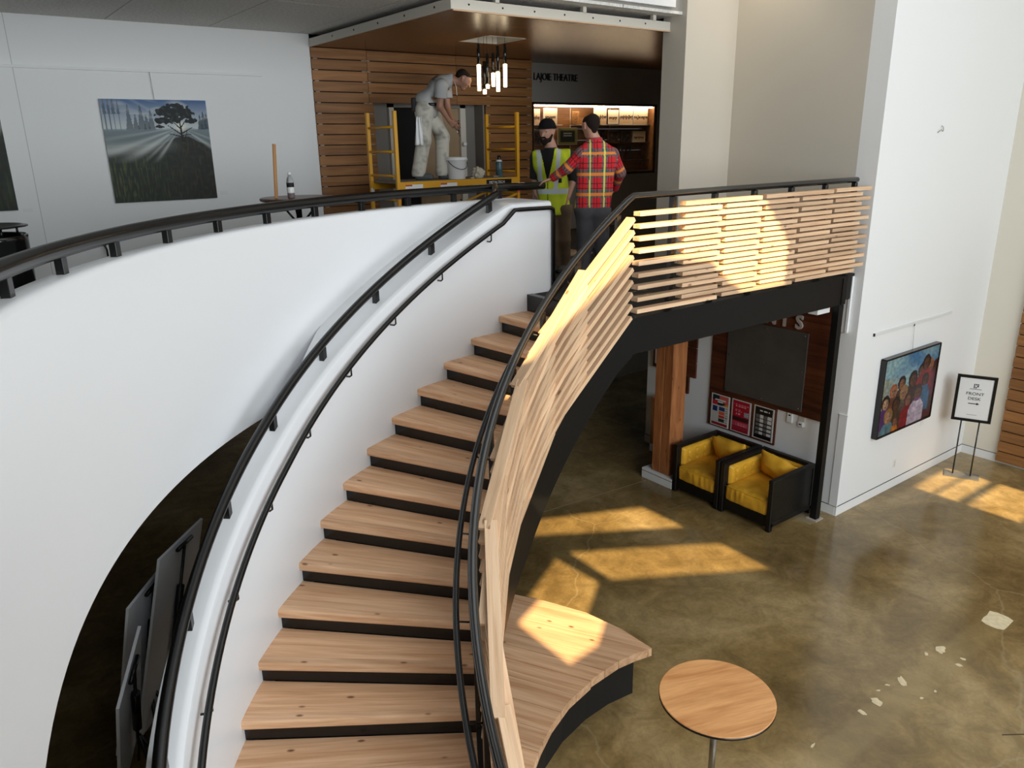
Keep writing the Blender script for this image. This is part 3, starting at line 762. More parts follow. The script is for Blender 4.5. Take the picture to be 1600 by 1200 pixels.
def nz(x, y, s=0): return noise.noise(Vector((x, y, s)))
def landscape(u, v):
    c = mixc(lin((190, 198, 200)), lin((78, 108, 150)), (v-.74)/.24)
    c = mixc(c, lin((222, 224, 218)), max(0, nz(u*6, v*16, 3))*.8*(v > .86))
    # misty firs, trunks showing on the left
    for fx, ft, wd in ((.03, 1.02, .10), (.07, 1.0, .10), (.11, 1.03, .11), (.155, .99, .10), (.24, .955, .15), (.355, .955, .17), (.445, .915, .18), (.92, .86, .22), (.955, .89, .22), (.985, .87, .22), (.30, .86, .2), (.40, .86, .22)):
        if v < ft and v > .66:
            hw = (ft-v)*wd*(.75+.5*abs(nz(u*70, v*55, fx*9)))+.003
            if fx < .2 and v < .86: hw = .0045
            if abs(u-fx) < hw: c = mixc(c, lin((58, 74, 84)), .75 if fx < .5 else .9)
    if v < .72+.02*nz(u*7, 0, 1): c = mixc(c, mixc(lin((120, 134, 140)), lin((74, 86, 86)), (.72-v)*4), min(1, (.74-v)*25))
    hill = .545+.10*math.exp(-((u-.73)/.17)**2)+.012*nz(u*12, 2, 2)
    su, sv = .72, .735; du, dv = u-su, v-sv; ang = math.atan2(dv, du); rr = math.hypot(du, dv)
    ray = 0
    for a0, wd, st_ in ((-2.60, .075, 1.0), (-2.42, .035, .55), (-2.80, .05, .8), (-2.98, .03, .5), (-2.25, .05, .75), (-.62, .06, .8), (-.40, .04, .45), (2.80, .05, .5), (2.60, .03, .4), (.35, .05, .4)):
        ray += st_*math.exp(-((ang-a0)/wd)**2)
    ray *= math.exp(-rr*1.35)*min(1, rr*6)
    mist = math.exp(-((v-.52-.06*u)/.055)**2)*max(0, .8-u*1.1)
    if v < hill: c = mixc(lin((44, 52, 46)), lin((22, 26, 24)), (hill-v)*5)
    edge = .465-.02*u+.02*nz(u*5, 1, 2)
    if v < edge or (v < hill and u > .62):
        g_ = nz(u*55, v*10+nz(u*20, v*4)*.8, 5)
        base = mixc(lin((30, 38, 32)), lin((20, 22, 20)), u)
        c = mixc(base, lin((96, 106, 52)), max(0, g_)*1.1*max(0, .85-u)+.04)
        c = mixc(c, lin((150, 146, 84)), max(0, nz(u*75, v*7, 9)-.18)*1.6*max(0, .5-u)*(.06 < v < .34))
        c = mixc(c, lin((104, 70, 48)), max(0, nz(u*45, v*9, 11)-.12)*1.3*max(0, u-.45))
        c = mixc(c, lin((60, 72, 60)), max(0, nz(u*20, v*22, 21))*.5)
    c = mixc(c, lin((206, 210, 206)), min(.85, (mist*.65+ray*.85)*max(0, min(1, (v-.38)/.10))))
    c = mixc(c, lin((246, 244, 226)), .9*math.exp(-(rr/.05)**2))
    def limb(ax, ay, bx_, by, w0):
        t = max(0, min(1, ((u-ax)*(bx_-ax)+(v-ay)*(by-ay))/((bx_-ax)**2+(by-ay)**2))); return math.hypot(u-ax-t*(bx_-ax), v-ay-t*(by-ay)) < w0*(1-.5*t)
    if any(limb(*q) for q in ((.725, .60, .715, .80, .012), (.72, .66, .60, .75, .007), (.72, .64, .60, .67, .006), (.72, .67, .83, .73, .007), (.72, .65, .82, .665, .005), (.715, .72, .63, .81, .006), (.715, .72, .79, .82, .006), (.74, .60, .78, .70, .005))): c = lin((28, 24, 24))
    cr = 0
    for bx_, by, rx, ry in ((.60, .875, .13, .07), (.70, .915, .14, .06), (.79, .87, .09, .065), (.55, .80, .09, .04), (.64, .80, .10, .035), (.83, .80, .07, .035), (.69, .86, .17, .07), (.52, .74, .05, .02)):
        cr = max(cr, 1-((u-bx_)/rx)**2-((v-by)/ry)**2+.9*nz(u*30, v*34, 4))
    if cr > .3: c = mixc(lin((22, 28, 30)), lin((66, 74, 66)), max(0, nz(u*32, v*32, 8))*.9)
    return c
def portrait(u, v):
    c = portrait0(u, v); k_ = .62+.30*nz(u*22, v*26, 6)+.16*nz(u*60, v*50, 2)
    return tuple(max(0.002, x*k_) for x in c)
def portrait0(u, v):
    sky = mixc(lin((150, 186, 190)), lin((70, 126, 170)), .5+.9*nz(u*3, v*4, 1)+(u-.5)*.5)
    c = mixc(sky, lin((170, 160, 110)), max(0, .35-u)*2*(v < .75))
    if v < .32+.5*u: c = mixc(lin((60, 34, 26)), lin((96, 40, 44)), nz(u*6, v*6, 2)+.5)
    P_ = [  # u, v, skin, hair, shirt, size
        (.86, .74, (176, 120, 92), (168, 104, 56), (120, 40, 60), 1.0), (.70, .70, (120, 76, 58), (36, 24, 22), (170, 30, 34), 1.05), (.78, .79, (98, 60, 46), (26, 18, 18), (150, 36, 40), 1.15),
        (.80, .55, (96, 58, 44), (30, 22, 22), (60, 110, 150), 1.0), (.55, .62, (104, 66, 50), (24, 18, 18), (58, 40, 36), 1.25), (.34, .62, (150, 96, 72), (22, 18, 20), (80, 56, 44), 1.05),
        (.20, .55, (176, 124, 94), (176, 92, 44), (120, 70, 50), 1.0), (.40, .48, (178, 128, 100), (150, 116, 70), (96, 84, 70), 1.1), (.08, .42, (196, 156, 124), (18, 16, 20), (92, 52, 120), 1.1),
        (.28, .36, (92, 58, 44), (24, 18, 18), (74, 56, 44), 1.1), (.50, .36, (150, 98, 80), (70, 44, 34), (150, 28, 44), 1.05), (.68, .40, (110, 74, 56), (60, 40, 32), (214, 196, 214), 1.3),
        (.16, .22, (190, 142, 112), (150, 110, 64), (96, 140, 150), 1.15), (.30, .12, (150, 100, 80), (70, 50, 40), (206, 120, 40), .8)]
    for pu, pv, sk, ha, sh, s in P_:
        sk, ha, sh = lin(sk), lin(ha), lin(sh)
        if v < pv-.06*s and abs(u-pu) < (.055+min(.06, (pv-.06*s-v)*.55))*s and v > pv-.42: c = mixc(sh, tuple(x*.6 for x in sh), .5+.8*nz(u*14, v*14, pu))
        if ((u-pu)/(.068*s))**2+((v-pv-.018)/(.092*s))**2 < 1: c = ha
        if ((u-pu-.004)/(.045*s))**2+((v-pv+.004)/(.068*s))**2 < 1:
            c = mixc(sk, tuple(x*.62 for x in sk), .5+.9*(u-pu)/(.05*s))
            if abs(v-pv-.012*s) < .007 and .012*s < abs(u-pu-.004) < .028*s: c = lin((20, 14, 14))
            if abs(v-pv+.034*s) < .006 and abs(u-pu-.004) < .016*s: c = lin((120, 40, 40))
    if abs(v-.33) < .018 and .62 < u < .74: c = lin((130, 60, 120))
    return c
# framed group portrait on the right wall
gp = empty('framed_painting', (10.06, YR, .93)); tag(gp, 'framed painting of a crowd of faces under a blue sky on the white wall', 'painting')
x0, x1, z0, z1 = 9.305, 10.72, .92, 1.975
box('frame_side', x0-.012, x0+.012, YR-.075, YR-.005, z0, z1, M_['black'], gp); box('frame_side', x1-.012, x1+.012, YR-.075, YR-.005, z0, z1, M_['black'], gp)
box('frame_rail', x0, x1, YR-.075, YR-.005, z0-.012, z0+.012, M_['black'], gp); box('frame_rail', x0, x1, YR-.075, YR-.005, z1-.012, z1+.012, M_['black'], gp)
box('backing', x0, x1, YR-.05, YR-.01, z0, z1, M_['black_matt'], gp)
picture('canvas', x1-x0-.03, z1-z0-.03, portrait, 120, 96, face_M((x0+.015, YR-.066, z0+.015), (1, 0, 0), (0, -1, 0)), PAINT_GLOSS, gp)
hg = box('picture_rail', 9.03, 11.03, YR-.018, YR+.001, 2.325, 2.365, M_['offwhite'], bevel=.003); tag(hg, 'white hanging rail above the group portrait', 'picture rail')
box('end_stop', 9.02, 9.035, YR-.022, YR-.001, 2.325, 2.362, M_['black'], hg); tube('cord', [(10.0, YR-.02, 2.33), (10.02, YR-.03, 1.99)], .0022, M_['steel'], hg, 5)
box('cord_hook', 9.99, 10.005, YR-.024, YR-.016, 2.31, 2.34, M_['black'], hg)
tag(box('caption_card', 10.62, 10.71, YR-.004, YR+.001, .77, .83, M_['plastic_white']), 'small white caption card below the group portrait', 'card')
oo = box('wall_outlet', 9.99, 10.065, YR-.006, YR+.001, .30, .42, M_['plastic_white'], bevel=.002); tag(oo, 'white wall outlet low on the white wall', 'outlet')
box('socket', 10.01, 10.045, YR-.0075, YR-.005, .365, .40, M_['trimwhite'], oo); box('socket', 10.01, 10.045, YR-.0075, YR-.005, .32, .355, M_['trimwhite'], oo)
tag(tube('wall_hook', [(9.92, YR-.004, 4.70), (9.945, YR-.03, 4.735), (9.975, YR-.035, 4.715), (10.0, YR-.03, 4.73), (10.005, YR-.02, 4.765), (9.985, YR-.012, 4.78)], .005, M_['steel'], None, 6), 'small bent metal hook high on the white wall', 'hook')

# wood cladding on the entry wall
wp = empty('wood_wall_panel', (12.07, 3.4, 0)); tag(wp, 'panel of stacked cedar boards on the entry wall at the right edge', 'wall panel')
box('backing', 12.072, 12.098, 2.0, 4.20, .04, 3.3, M_['black_matt'], wp)
for i in range(20):
    zc = .115+.161*i
    beam('board', (12.055, 2.0, zc), (12.055, 4.205+.004*(i % 2), zc), .03, .146, M_['cedar'], wp)

# front desk sign on a stand
fs = empty('sign_stand', (11.2, 4.27, 0), 0); tag(fs, 'black framed front desk sign on a two-pole floor stand', 'sign')
sc_ = Vector((11.18, 4.30, 0)); sr_ = Vector((.15, -.34, 0)).normalized(); sn = Vector((-sr_.y, sr_.x, 0))*-1
sn = Vector((sr_.y, -sr_.x, 0))
if sn.dot(-sc_) < 0: sn = -sn
def sw(a, n_, z_): p = sc_+sr_*a+sn*n_; return Vector((p.x, p.y, z_))
for s in (-.11, .11): tube('pole', [sw(s, 0, .02), sw(s, 0, .86)], .010, M_['black'], fs, 8)
for a, b_ in ((sw(-.222, 0, .85), sw(.235, 0, .85)), (sw(-.222, 0, 1.48), sw(.235, 0, 1.48))): beam('frame_rail', a, b_, .028, .04, M_['black'], fs)
for s in (-.222, .222): beam('frame_side', sw(s, 0, .83), sw(s, 0, 1.50), .028, .04, M_['black'], fs, up=sr_)
beam('sheet', sw(-.22, 0, 1.165), sw(.22, 0, 1.165), .008, .60, M_['plastic_white'], fs)
INK = simple('black_ink', (.01, .01, .012), .6)
def onsign(a, z_): return face_M(sw(a, .0065, z_), sr_ if sn.cross(sr_).z > 0 else -sr_, sn)
RS = sr_ if sn.cross(sr_).z > 0 else -sr_
text('lettering', 'FRONT', .060, INK, fs, .0006, onsign(0, 1.235), 1.12, bold=0); text('lettering', 'DESK', .060, INK, fs, .0006, onsign(0, 1.165), 1.12, bold=0)
def sgn(a, z_, off=.0065): return sw(0, off, z_)+RS*a
pyd('arrow', [sgn(-.065, 1.088), sgn(.035, 1.088), sgn(.035, 1.075), sgn(.07, 1.094), sgn(.035, 1.113), sgn(.035, 1.100), sgn(-.065, 1.100)], [(0, 1, 2, 3, 4, 5, 6)], INK).parent = fs
bpy.data.objects['arrow'].location = -Vector(fs.location)
bm = bmesh.new()
for cx_, cz_ in ((-.022, 1.372), (.0, 1.372), (.022, 1.372), (-.022, 1.350), (.022, 1.350), (-.022, 1.328), (0, 1.328), (.018, 1.345)):
    q = [sgn(cx_-.008, cz_-.008), sgn(cx_+.008, cz_-.008), sgn(cx_+.008, cz_+.008), sgn(cx_-.008, cz_+.008)]
    bm.faces.new([bm.verts.new(p-Vector(fs.location)) for p in q])
from_bm('emblem', bm, INK, fs)
beam('caption_line', sgn(-.07, 1.305), sgn(.07, 1.305), .001, .010, simple('grey_ink', (.25, .25, .26), .6), fs); beam('caption_line', sgn(-.06, .93), sgn(.06, .93), .001, .006, bpy.data.materials['grey_ink'], fs)
b0 = [sw(-.22, .15, 0), sw(.22, .15, 0), sw(.22, -.15, 0), sw(-.22, -.15, 0)]
beam('base_plate', sw(-.22, 0, .008), sw(.22, 0, .008), .22, .010, simple('dark_base_plate', (.10, .10, .10), .35), fs)

# ------------------------------------------------------------------ notice wall below the landing
npn = empty('notice_panel', (XB, 6.2, .67)); tag(npn, 'dark red wood notice panel with a grey pin board and letters NTS', 'notice board')
box('panel', XB-.025, XB-.001, 5.695, 6.83, .675, 1.20, M_['darkwood'], npn, .002)
box('panel', XB-.025, XB-.001, 4.98, 6.83, 1.202, 1.62, M_['darkwood'], npn, .002)
box('panel', XB-.025, XB-.001, 4.98, 6.83, 1.622, 2.04, M_['darkwood'], npn, .002)
box('panel', XB-.025, XB-.001, 4.98, 6.83, 2.042, 2.46, M_['darkwood'], npn, .002)
box('panel', XB-.025, XB-.001, 4.98, 6.83, 2.462, 2.80, M_['darkwood'], npn, .002)
pb = box('pin_board', XB-.045, XB-.025, 5.33, 6.555, 1.26, 2.31, M_['slate'], npn, .002)
for y in (5.37, 5.94, 6.51):
    for z_ in (1.30, 1.80, 2.27): lathe('pin', [(.008, 0), (.006, .006)], M_['steel'], pb, 8, (-.0105, y-5.9425, z_-1.26), (0, -PI/2, 0))
for ch, y in (('N', 5.90), ('T', 5.69), ('S', 5.475)):
    text('letter', ch, .245, M_['letter'], npn, .015, face_M((XB-.042, y, 2.425), (0, -1, 0), (-1, 0, 0)), .95, bold=.006)
def poster1(u, v):
    c = lin((196, 192, 184))
    if v > .66:
        c = lin((24, 40, 44))
        if v > .66+.34*(1-u)*1.0 and u > .45: c = lin((196, 92, 84))
        if v < .82-.25*u*.3 and u < .35: c = lin((190, 40, 48))
        if v < .66+.25*(u-.55) and u > .5: c = lin((212, 150, 60))
        if abs(v-.83) < .018 and .2 < u < .8 or abs(v-.775) < .015 and .35 < u < .65: c = lin((220, 220, 220))
    elif .46 < v < .63 and .10 < u < .36: c = lin((24, 48, 104))
    elif .50 < v < .63 and .44 < u < .76: c = lin((40, 60, 110))
    elif .38 < v < .48 and .44 < u < .76: c = lin((214, 90, 56))
    elif .27 < v < .36 and .44 < u < .76: c = lin((190, 60, 44))
    elif .15 < v < .25 and .44 < u < .76: c = lin((30, 52, 44))
    elif v < .10: c = lin((150, 24, 32))
    elif u > .8 and int(v*40) % 3 == 0: c = lin((120, 116, 110))
    if u < .045 or u > .955 or v < .02 or v > .985: c = lin((205, 205, 200))
    return c
def poster2(u, v):
    c = lin((160, 22, 42))
    if .36 < v < .47: c = lin((60, 22, 30))
    if .18 < v < .34: c = lin((176, 60, 76))
    if .09 < v < .16: c = lin((150, 40, 56))
    for vv, a, b_ in ((.87, .12, .88), (.81, .18, .80), (.70, .2, .5), (.65, .22, .55), (.60, .25, .5), (.56, .24, .5), (.28, .25, .85), (.23, .25, .85)):
        if abs(v-vv) < .013 and a < u < b_ and (int(u*26) % 4): c = lin((214, 130, 140))
    if .52 < v < .66 and .68 < u < .92: c = lin((190, 196, 206)) if (int(u*30)+int(v*30)) % 2 else lin((80, 90, 110))
    if u < .06 or u > .94 or v < .03 or v > .97: c = lin((190, 184, 180))
    return c
def poster3(u, v):
    c = lin((16, 16, 18))
    if abs(v-.87) < .022 and .28 < u < .78 and int(u*22) % 5: c = lin((206, 206, 206))
    if .12 < v < .76:
        r_ = ((v-.12)/.64*5) % 1; q = (u-.1)*2.5 % 1
        if .15 < r_ < .88 and .1 < u < .9:
            if q > .55: c = lin((206, 206, 204))
            elif q > .06: c = lin((70, 70, 72)) if int(u*31+v*17) % 2 else lin((120, 120, 118))
    if u < .06 or u > .94 or v < .03 or v > .97: c = lin((198, 196, 190))
    return c
for fn, ya, za, lab in ((poster1, 6.775, .695, 'event poster with a teal, red and orange header, leftmost of three'), (poster2, 6.415, .70, 'crimson event poster, middle of three under the pin board'), (poster3, 6.043, .705, 'black and white schedule poster, rightmost of three')):
    bk = box('poster', XB-.033, XB-.026, ya-.32, ya, za, za+.475, M_['plastic_white']); tag(bk, lab, 'poster', 'posters below the pin board')
    picture('print', .315, .47, fn, 34, 48, face_M((XB-.0338, ya-.0025, za+.0025), (0, -1, 0), (-1, 0, 0)), PAINT_GLOSS, bk)
s1 = box('wall_sensor', XB-.03, XB+.001, 5.455, 5.535, 1.07, 1.20, M_['plastic_white'], bevel=.004); tag(s1, 'white wall thermostat box under the notice panel', 'thermostat')
box('display', XB-.032, XB-.03, 5.48, 5.51, 1.165, 1.18, M_['black'], s1)
s2 = box('wall_switch', XB-.012, XB+.001, 5.28, 5.375, 1.06, 1.19, M_['trimwhite'], bevel=.003); tag(s2, 'beige wall plate with a small round-cornered sensor', 'switch')
o = box('sensor', XB-.035, XB-.012, 5.285, 5.37, 1.055, 1.125, M_['plastic_white'], s2, .012, seg=2); box('slot', XB-.0365, XB-.035, 5.31, 5.345, 1.085, 1.10, M_['black'], s2)
# stepped dark wood sign and framed picture behind the timber post
ds = empty('stepped_wood_sign', (XB, 7.25, .9)); tag(ds, 'dark stepped wood boards on the wall behind the timber post', 'wall panel')
for i, (ya, yb, za, zb) in enumerate(((7.10, 7.85, 1.30, 1.52), (7.10, 7.85, 1.53, 1.75), (7.10, 7.95, 1.76, 1.98), (7.10, 7.95, 1.99, 2.21), (7.22, 7.8, 1.03, 1.29))):
    box('board', XB-.03, XB-.001, ya, yb, za, zb, M_['darkwood'], ds, .002)
fp = box('framed_photo', XB-.05, XB-.03, 7.62, 7.93, 1.32, 1.85, M_['darkwood']); tag(fp, 'dark framed photograph on the stepped wood boards', 'picture')
picture('print', .22, .42, lambda u, v: mixc(lin((170, 170, 172)), lin((60, 62, 66)), .5+nz(u*5, v*6, 1)) if .12 < u < .88 and .08 < v < .92 else lin((214, 212, 208)), 16, 26, face_M((XB-.0512, 7.885, 1.375), (0, -1, 0), (-1, 0, 0)), PAINT_GLOSS, fp)
lc = empty('low_cabinet', (8.50, 7.66, 0)); tag(lc, 'low reddish wood cabinet against the wall behind the timber post', 'cabinet')
box('body', -.08, .13, -.16, .10, .12, .86, M_['timber'], lc, .004, local=True); box('top', -.09, .13, -.17, .11, .86, .89, M_['timber'], lc, .004, local=True); box('plinth', -.08, .13, -.16, .10, 0, .12, M_['wall'], lc, local=True)

# ------------------------------------------------------------------ paint scraps and scars on the concrete
FLAKES = ['tiny paint flake just left of the angular scrap', 'bright torn paint flake midway along the pale scar', 'ring-shaped paint flake left of the torn flake', 'oval paint flake nearest the round oak table on the scar', 'upper of the pair of paint flakes right of the angular scrap',
    'lower of the pair of paint flakes right of the angular scrap', 'thin sliver of paint just left of the bright torn flake', 'thin sliver of paint just above the ring-shaped flake', 'small round paint dot below the bright torn flake', 'lone thin paint sliver closest to the round oak table', 'small paint dot right of the bright torn flake, off the scar']
CHIP = simple('pale_paint_scrap', (.66, .56, .36), .6, var=.15, vscale=20)
for i, (x, y, rx, ry) in enumerate(((7.837, 2.455, .17, .12), (6.93, 2.58, .085, .05), (6.76, 2.63, .035, .02), (6.201, 2.571, .085, .045), (5.77, 2.571, .07, .05), (5.552, 2.582, .05, .03), (6.949, 2.385, .035, .02), (6.83, 2.37, .04, .025), (6.05, 2.63, .03, .012), (5.92, 2.64, .025, .012), (6.12, 2.36, .025, .015), (4.887, 2.619, .04, .012), (6.30, 2.33, .02, .012))):
    n = 14; ps = []
    for k in range(n):
        a = 2*PI*k/n; q = .62+.38*abs(nz(math.cos(a)*1.7+i*3.1, math.sin(a)*1.7, i))*2
        if i == 0: q = 1.0/max(abs(math.cos(a)), abs(math.sin(a)))*(.88+.16*nz(math.cos(a)*3, math.sin(a)*3, 7))
        ps.append((rx*q*math.cos(a), ry*q*math.sin(a)))
    o = poly_prism('paint_scrap', ps, .0005, .0025, CHIP); o.location = (x, y, 0); o.rotation_euler = (0, 0, .3*i if i else .05)
    lab = {0: 'large squarish scrap of pale paint on the concrete floor', 1: 'angular scrap of pale paint left of the pair of flakes'}.get(i)
    if lab: tag(o, lab, 'paint scrap', 'paint scraps along the old partition line')
    else: tag(o, FLAKES[i-2], 'paint scrap', 'paint flakes along the old partition line')
floor_o = bpy.data.objects['floor']
SCAR = simple('dark_floor_scratch', (.05, .034, .014), .5)
for i, (a, b_) in enumerate((((5.55, 1.75), (6.05, 1.42)), ((6.05, 1.42), (6.35, 1.20)), ((6.2, 1.75), (6.85, 1.28)), ((5.2, 1.80), (5.75, 1.40)), ((4.85, 1.86), (5.3, 1.5)))):
    beam('scratch', (*a, .0005), (*b_, .0005), .012, .001, SCAR, floor_o, bevel=0)
# pale repaired slab strip beside the steel post, control joint
box('floor_patch', 8.18, 8.46, 4.78, 5.06, .0004, .0016, simple('pale_concrete_patch', (.27, .21, .12), .35, var=.1), floor_o)
beam('joint', (4.6, 7.25, .0006), (7.56, 7.01, .0006), .012, .001, simple('pale_floor_joint', (.30, .222, .13), .5), floor_o, bevel=0)
beam('joint', (5.9, 9.4, .0006), (6.55, 7.35, .0006), .008, .001, bpy.data.materials['pale_floor_joint'], floor_o, bevel=0)

# ------------------------------------------------------------------ stored whiteboards on easels under the upper floor
def easel(p2, p1, p3, label):
    p2, p1, p3 = Vector(p2), Vector(p1), Vector(p3); wv = (p1-p2); hv = (p3-p2); wv_n = wv.normalized(); nn = wv.cross(hv).normalized()
    if nn.dot(Vector((0, 0, EYE))-p2) < 0: nn = -nn
    hv = (hv - wv_n*hv.dot(wv_n)); 
    t = empty('flipchart_easel', (p3.x, p3.y, 0)); tag(t, label, 'easel', 'boards stored under the upper floor')
    o_ = t.location
    q = [p2, p1, p1+hv, p2+hv]
    pyd('board', [v-o_ for v in q]+[v-o_-nn*.02 for v in q], [(0, 1, 2, 3), (7, 6, 5, 4), (0, 4, 5, 1), (1, 5, 6, 2), (2, 6, 7, 3), (3, 7, 4, 0)], simple('board_back', (.90, .92, .96), .3), t)
    mid = (p2+p1)/2; hn = hv.normalized()
    tube('mast', [mid+hn*.04+nn*.02, mid+hv*.98+nn*.05], .012, M_['black'], t, 8)
    tube('sleeve', [mid+hv*.26+nn*.028, mid+hv*.62+nn*.04], .030, M_['black'], t, 8)
    tube('cross_bar', [mid+hn*.04-wv*.17+nn*.02, mid+hn*.04+wv*.17+nn*.02], .016, M_['black'], t, 8)
    c0 = mid+hv*.70+nn*.05
    for s in (-.45, .45, .0):
        foot = mid+hv*1.0+wv*s*.9+nn*(.28 if s else .45); foot.z = .01
        tube('leg', [c0, foot], .014, M_['black'], t, 8)
    return t
easel((.863, 5.443, 1.85), (1.318, 6.021, 1.80), (.531, 5.579, .35), 'tall grey backed board on a black easel stored under the upper floor')
easel((.60, 5.35, 1.60), (1.02, 5.90, 1.62), (.36, 5.55, .30), 'middle grey backed board behind the tallest easel')
easel((.36, 4.55, 1.42), (.62, 5.05, 1.62), (.16, 4.75, .25), 'nearest grey backed board leaning beside the stair wall')

# ------------------------------------------------------------------ upper floor: wooden canopy with pendant lights
ZS = 5.943
cn = empty('wood_canopy', (6.0, 9.0, ZS)); tag(cn, 'suspended wood plank canopy with cream steel edge over the lobby', 'canopy')
y = 7.06
while y < 10.85:
    y2 = min(10.88, y+.088)
    if y2 < 8.55 or y > 9.15: segs = [(4.56, 12.1)]
    else: segs = [(4.56, 6.02), (6.62, 12.1)]
    for a, b_ in segs: beam('plank', (a, (y+y2)/2, ZS+.009), (b_, (y+y2)/2, ZS+.009), y2-y-.002, .018, M_['canopy'], cn, bevel=0)
    y += .088
box('edge_angle', 4.535, 4.56, 7.04, 10.58, ZS-.003, ZS+.095, M_['trimwhite'], cn)
box('edge_angle', 4.56, 12.1, 7.04, 7.062, ZS-.003, ZS+.095, M_['trimwhite'], cn)
box('edge_strip', 4.56, 12.1, 7.035, 7.06, ZS-.016, ZS-.002, M_['firslat'], cn)
for x in np.arange(4.75, 7.6, .42): lathe('bolt', [(.011, 0), (.009, .004)], M_['black'], cn, 8, (x-6.0, 7.04-9.0, .05), (PI/2, 0, 0))
for y in np.arange(7.35, 10.4, .62): lathe('bolt', [(.013, 0), (.010, .004)], M_['black'], cn, 8, (4.535-6.0, y-9.0, .05), (0, -PI/2, 0))
for x in (5.08, 6.28, 7.40): box('hanger', x, x+.05, 7.04, 7.09, ZS+.09, 6.15, M_['trimwhite'], cn)
# recess box for the pendants
for a in ((6.0, 6.02, 8.55, 9.15), (6.62, 6.64, 8.55, 9.15), (6.0, 6.64, 8.53, 8.55), (6.0, 6.64, 9.15, 9.17)): box('recess_side', a[0], a[1], a[2], a[3], ZS, 6.09, M_['trimwhite'], cn)
GLOW = emit('pendant_glow', (1.0, .80, .52), 6.0)
pd = empty('pendant_cluster', (6.30, 8.85, ZS)); tag(pd, 'cluster of slim black tube pendant lights with glowing acrylic ends', 'pendant light')
box('canopy_plate', -.22, .22, -.2, .2, .13, .15, M_['trimwhite'], pd, local=True)
cams = Vector((.804, -.595, 0)); camf = Vector((.595, .804, 0))
px2m = 9.0/1240
for (px, yt, ym, yb, dep) in ((745.5, 69, 102, 142, -.10), (792.5, 69, 101, 136, 0.0), (760, 84, 133, 138.5, .10), (754, 96, 141, 147, .18), (770.5, 83, 115, 135.5, .12), (779.5, 72, 113, 143, -.12)):
    off = (px-768)*px2m; z0 = ZS+.0; base = Vector((6.30, 8.85, 0))+cams*off+camf*dep
    depth = base.dot(camf); 
    def zz(yp): return EYE-depth*math.tan(PITCH+math.atan((yp+ (px-800)*.0166-600)/FPX))
    loc_ = base-Vector((6.30, 8.85, ZS))
    tb = lathe('tube', [(.021, zz(ym)), (.021, zz(yt)), (.004, zz(yt)+.004)], M_['black_gloss'], pd, 14, (loc_.x, loc_.y, -ZS))
    lathe('cable', [(.0025, zz(yt)), (.0025, 6.08)], M_['black'], tb, 6)
    lathe('diffuser', [(.018, zz(yb)), (.024, zz(yb)), (.026, zz(ym)+.004), (.020, zz(ym)+.006)], GLOW, tb, 14)

# lettering and display recess
lt = text('wall_lettering', 'LAJOIE THEATRE', .165, simple('dark_lettering', (.012, .011, .010), .5), None, .012, face_M((9.10, 10.885, 5.725), (1, 0, 0), (0, -1, 0)), .80)
tag(lt, 'dark raised lettering reading LAJOIE THEATRE on the grey wall', 'lettering')
dc = empty('display_case', (10.1, 10.9, CZ0)); tag(dc, 'lit wooden display recess with shelves of photographs', 'display case')
for i in range(6): box('back_board', CX0, CX1, 11.22, 11.25, CZ0+.1985*i, CZ0+.1985*i+.196, M_['cedar'], dc)
box('case_top', CX0, CX1, 10.9, 11.25, CZ1-.004, CZ1, M_['cedar'], dc); box('case_bottom', CX0, CX1, 10.9, 11.25, CZ0, CZ0+.02, M_['cedar'], dc)
box('case_side', CX0, CX0+.02, 10.9, 11.25, CZ0, CZ1, M_['cedar'], dc); box('case_side', CX1-.02, CX1, 10.9, 11.25, CZ0, CZ1, M_['cedar'], dc)
STRIP = emit('case_strip_light', (1.0, .80, .55), 26.0)
box('strip_light', CX0+.03, CX1-.03, 10.94, 10.965, CZ1-.03, CZ1-.006, STRIP, dc)
fr = M_['black']
box('rim', CX0-.03, CX1+.03, 10.89, 10.90, CZ1, CZ1+.035, fr, dc); box('rim', CX0-.03, CX1+.03, 10.89, 10.90, CZ0-.035, CZ0, fr, dc)
box('rim', CX0-.035, CX0, 10.89, 10.90, CZ0-.03, CZ1+.03, fr, dc); box('rim', CX1, CX1+.035, 10.89, 10.90, CZ0-.03, CZ1+.03, fr, dc)
for a, b_, zz_ in ((CX0+.02, 9.35, 4.95), (9.7, CX1-.02, 4.95), (CX0+.02, 9.7, 4.60), (9.8, CX1-.02, 4.62), (CX0+.02, CX1-.02, 4.30)): box('shelf', a, b_, 11.0, 11.22, zz_, zz_+.015, M_['trimwhite'] if zz_ > 4.9 else M_['darkwood'], dc)
for x in (9.05, 9.62, 10.6): tube('shelf_rod', [(x, 11.1, CZ0+.02), (x, 11.1, CZ1-.01)], .006, M_['trimwhite'], dc, 6)
m, nt, b = nmat('case_glass'); 
tr_ = N(nt, 'ShaderNodeBsdfTransparent'); gl_ = N(nt, 'ShaderNodeBsdfGlossy'); gl_.inputs['Roughness'].default_value = .02; mxs = N(nt, 'ShaderNodeMixShader'); mxs.inputs[0].default_value = .05
nt.links.new(tr_.outputs[0], mxs.inputs[1]); nt.links.new(gl_.outputs[0], mxs.inputs[2]); nt.links.new(mxs.outputs[0], nt.nodes['Material Output'].inputs[0])
box('glass_pane', CX0+.02, CX1-.02, 10.912, 10.918, CZ0+.02, CZ1-.005, m, dc)
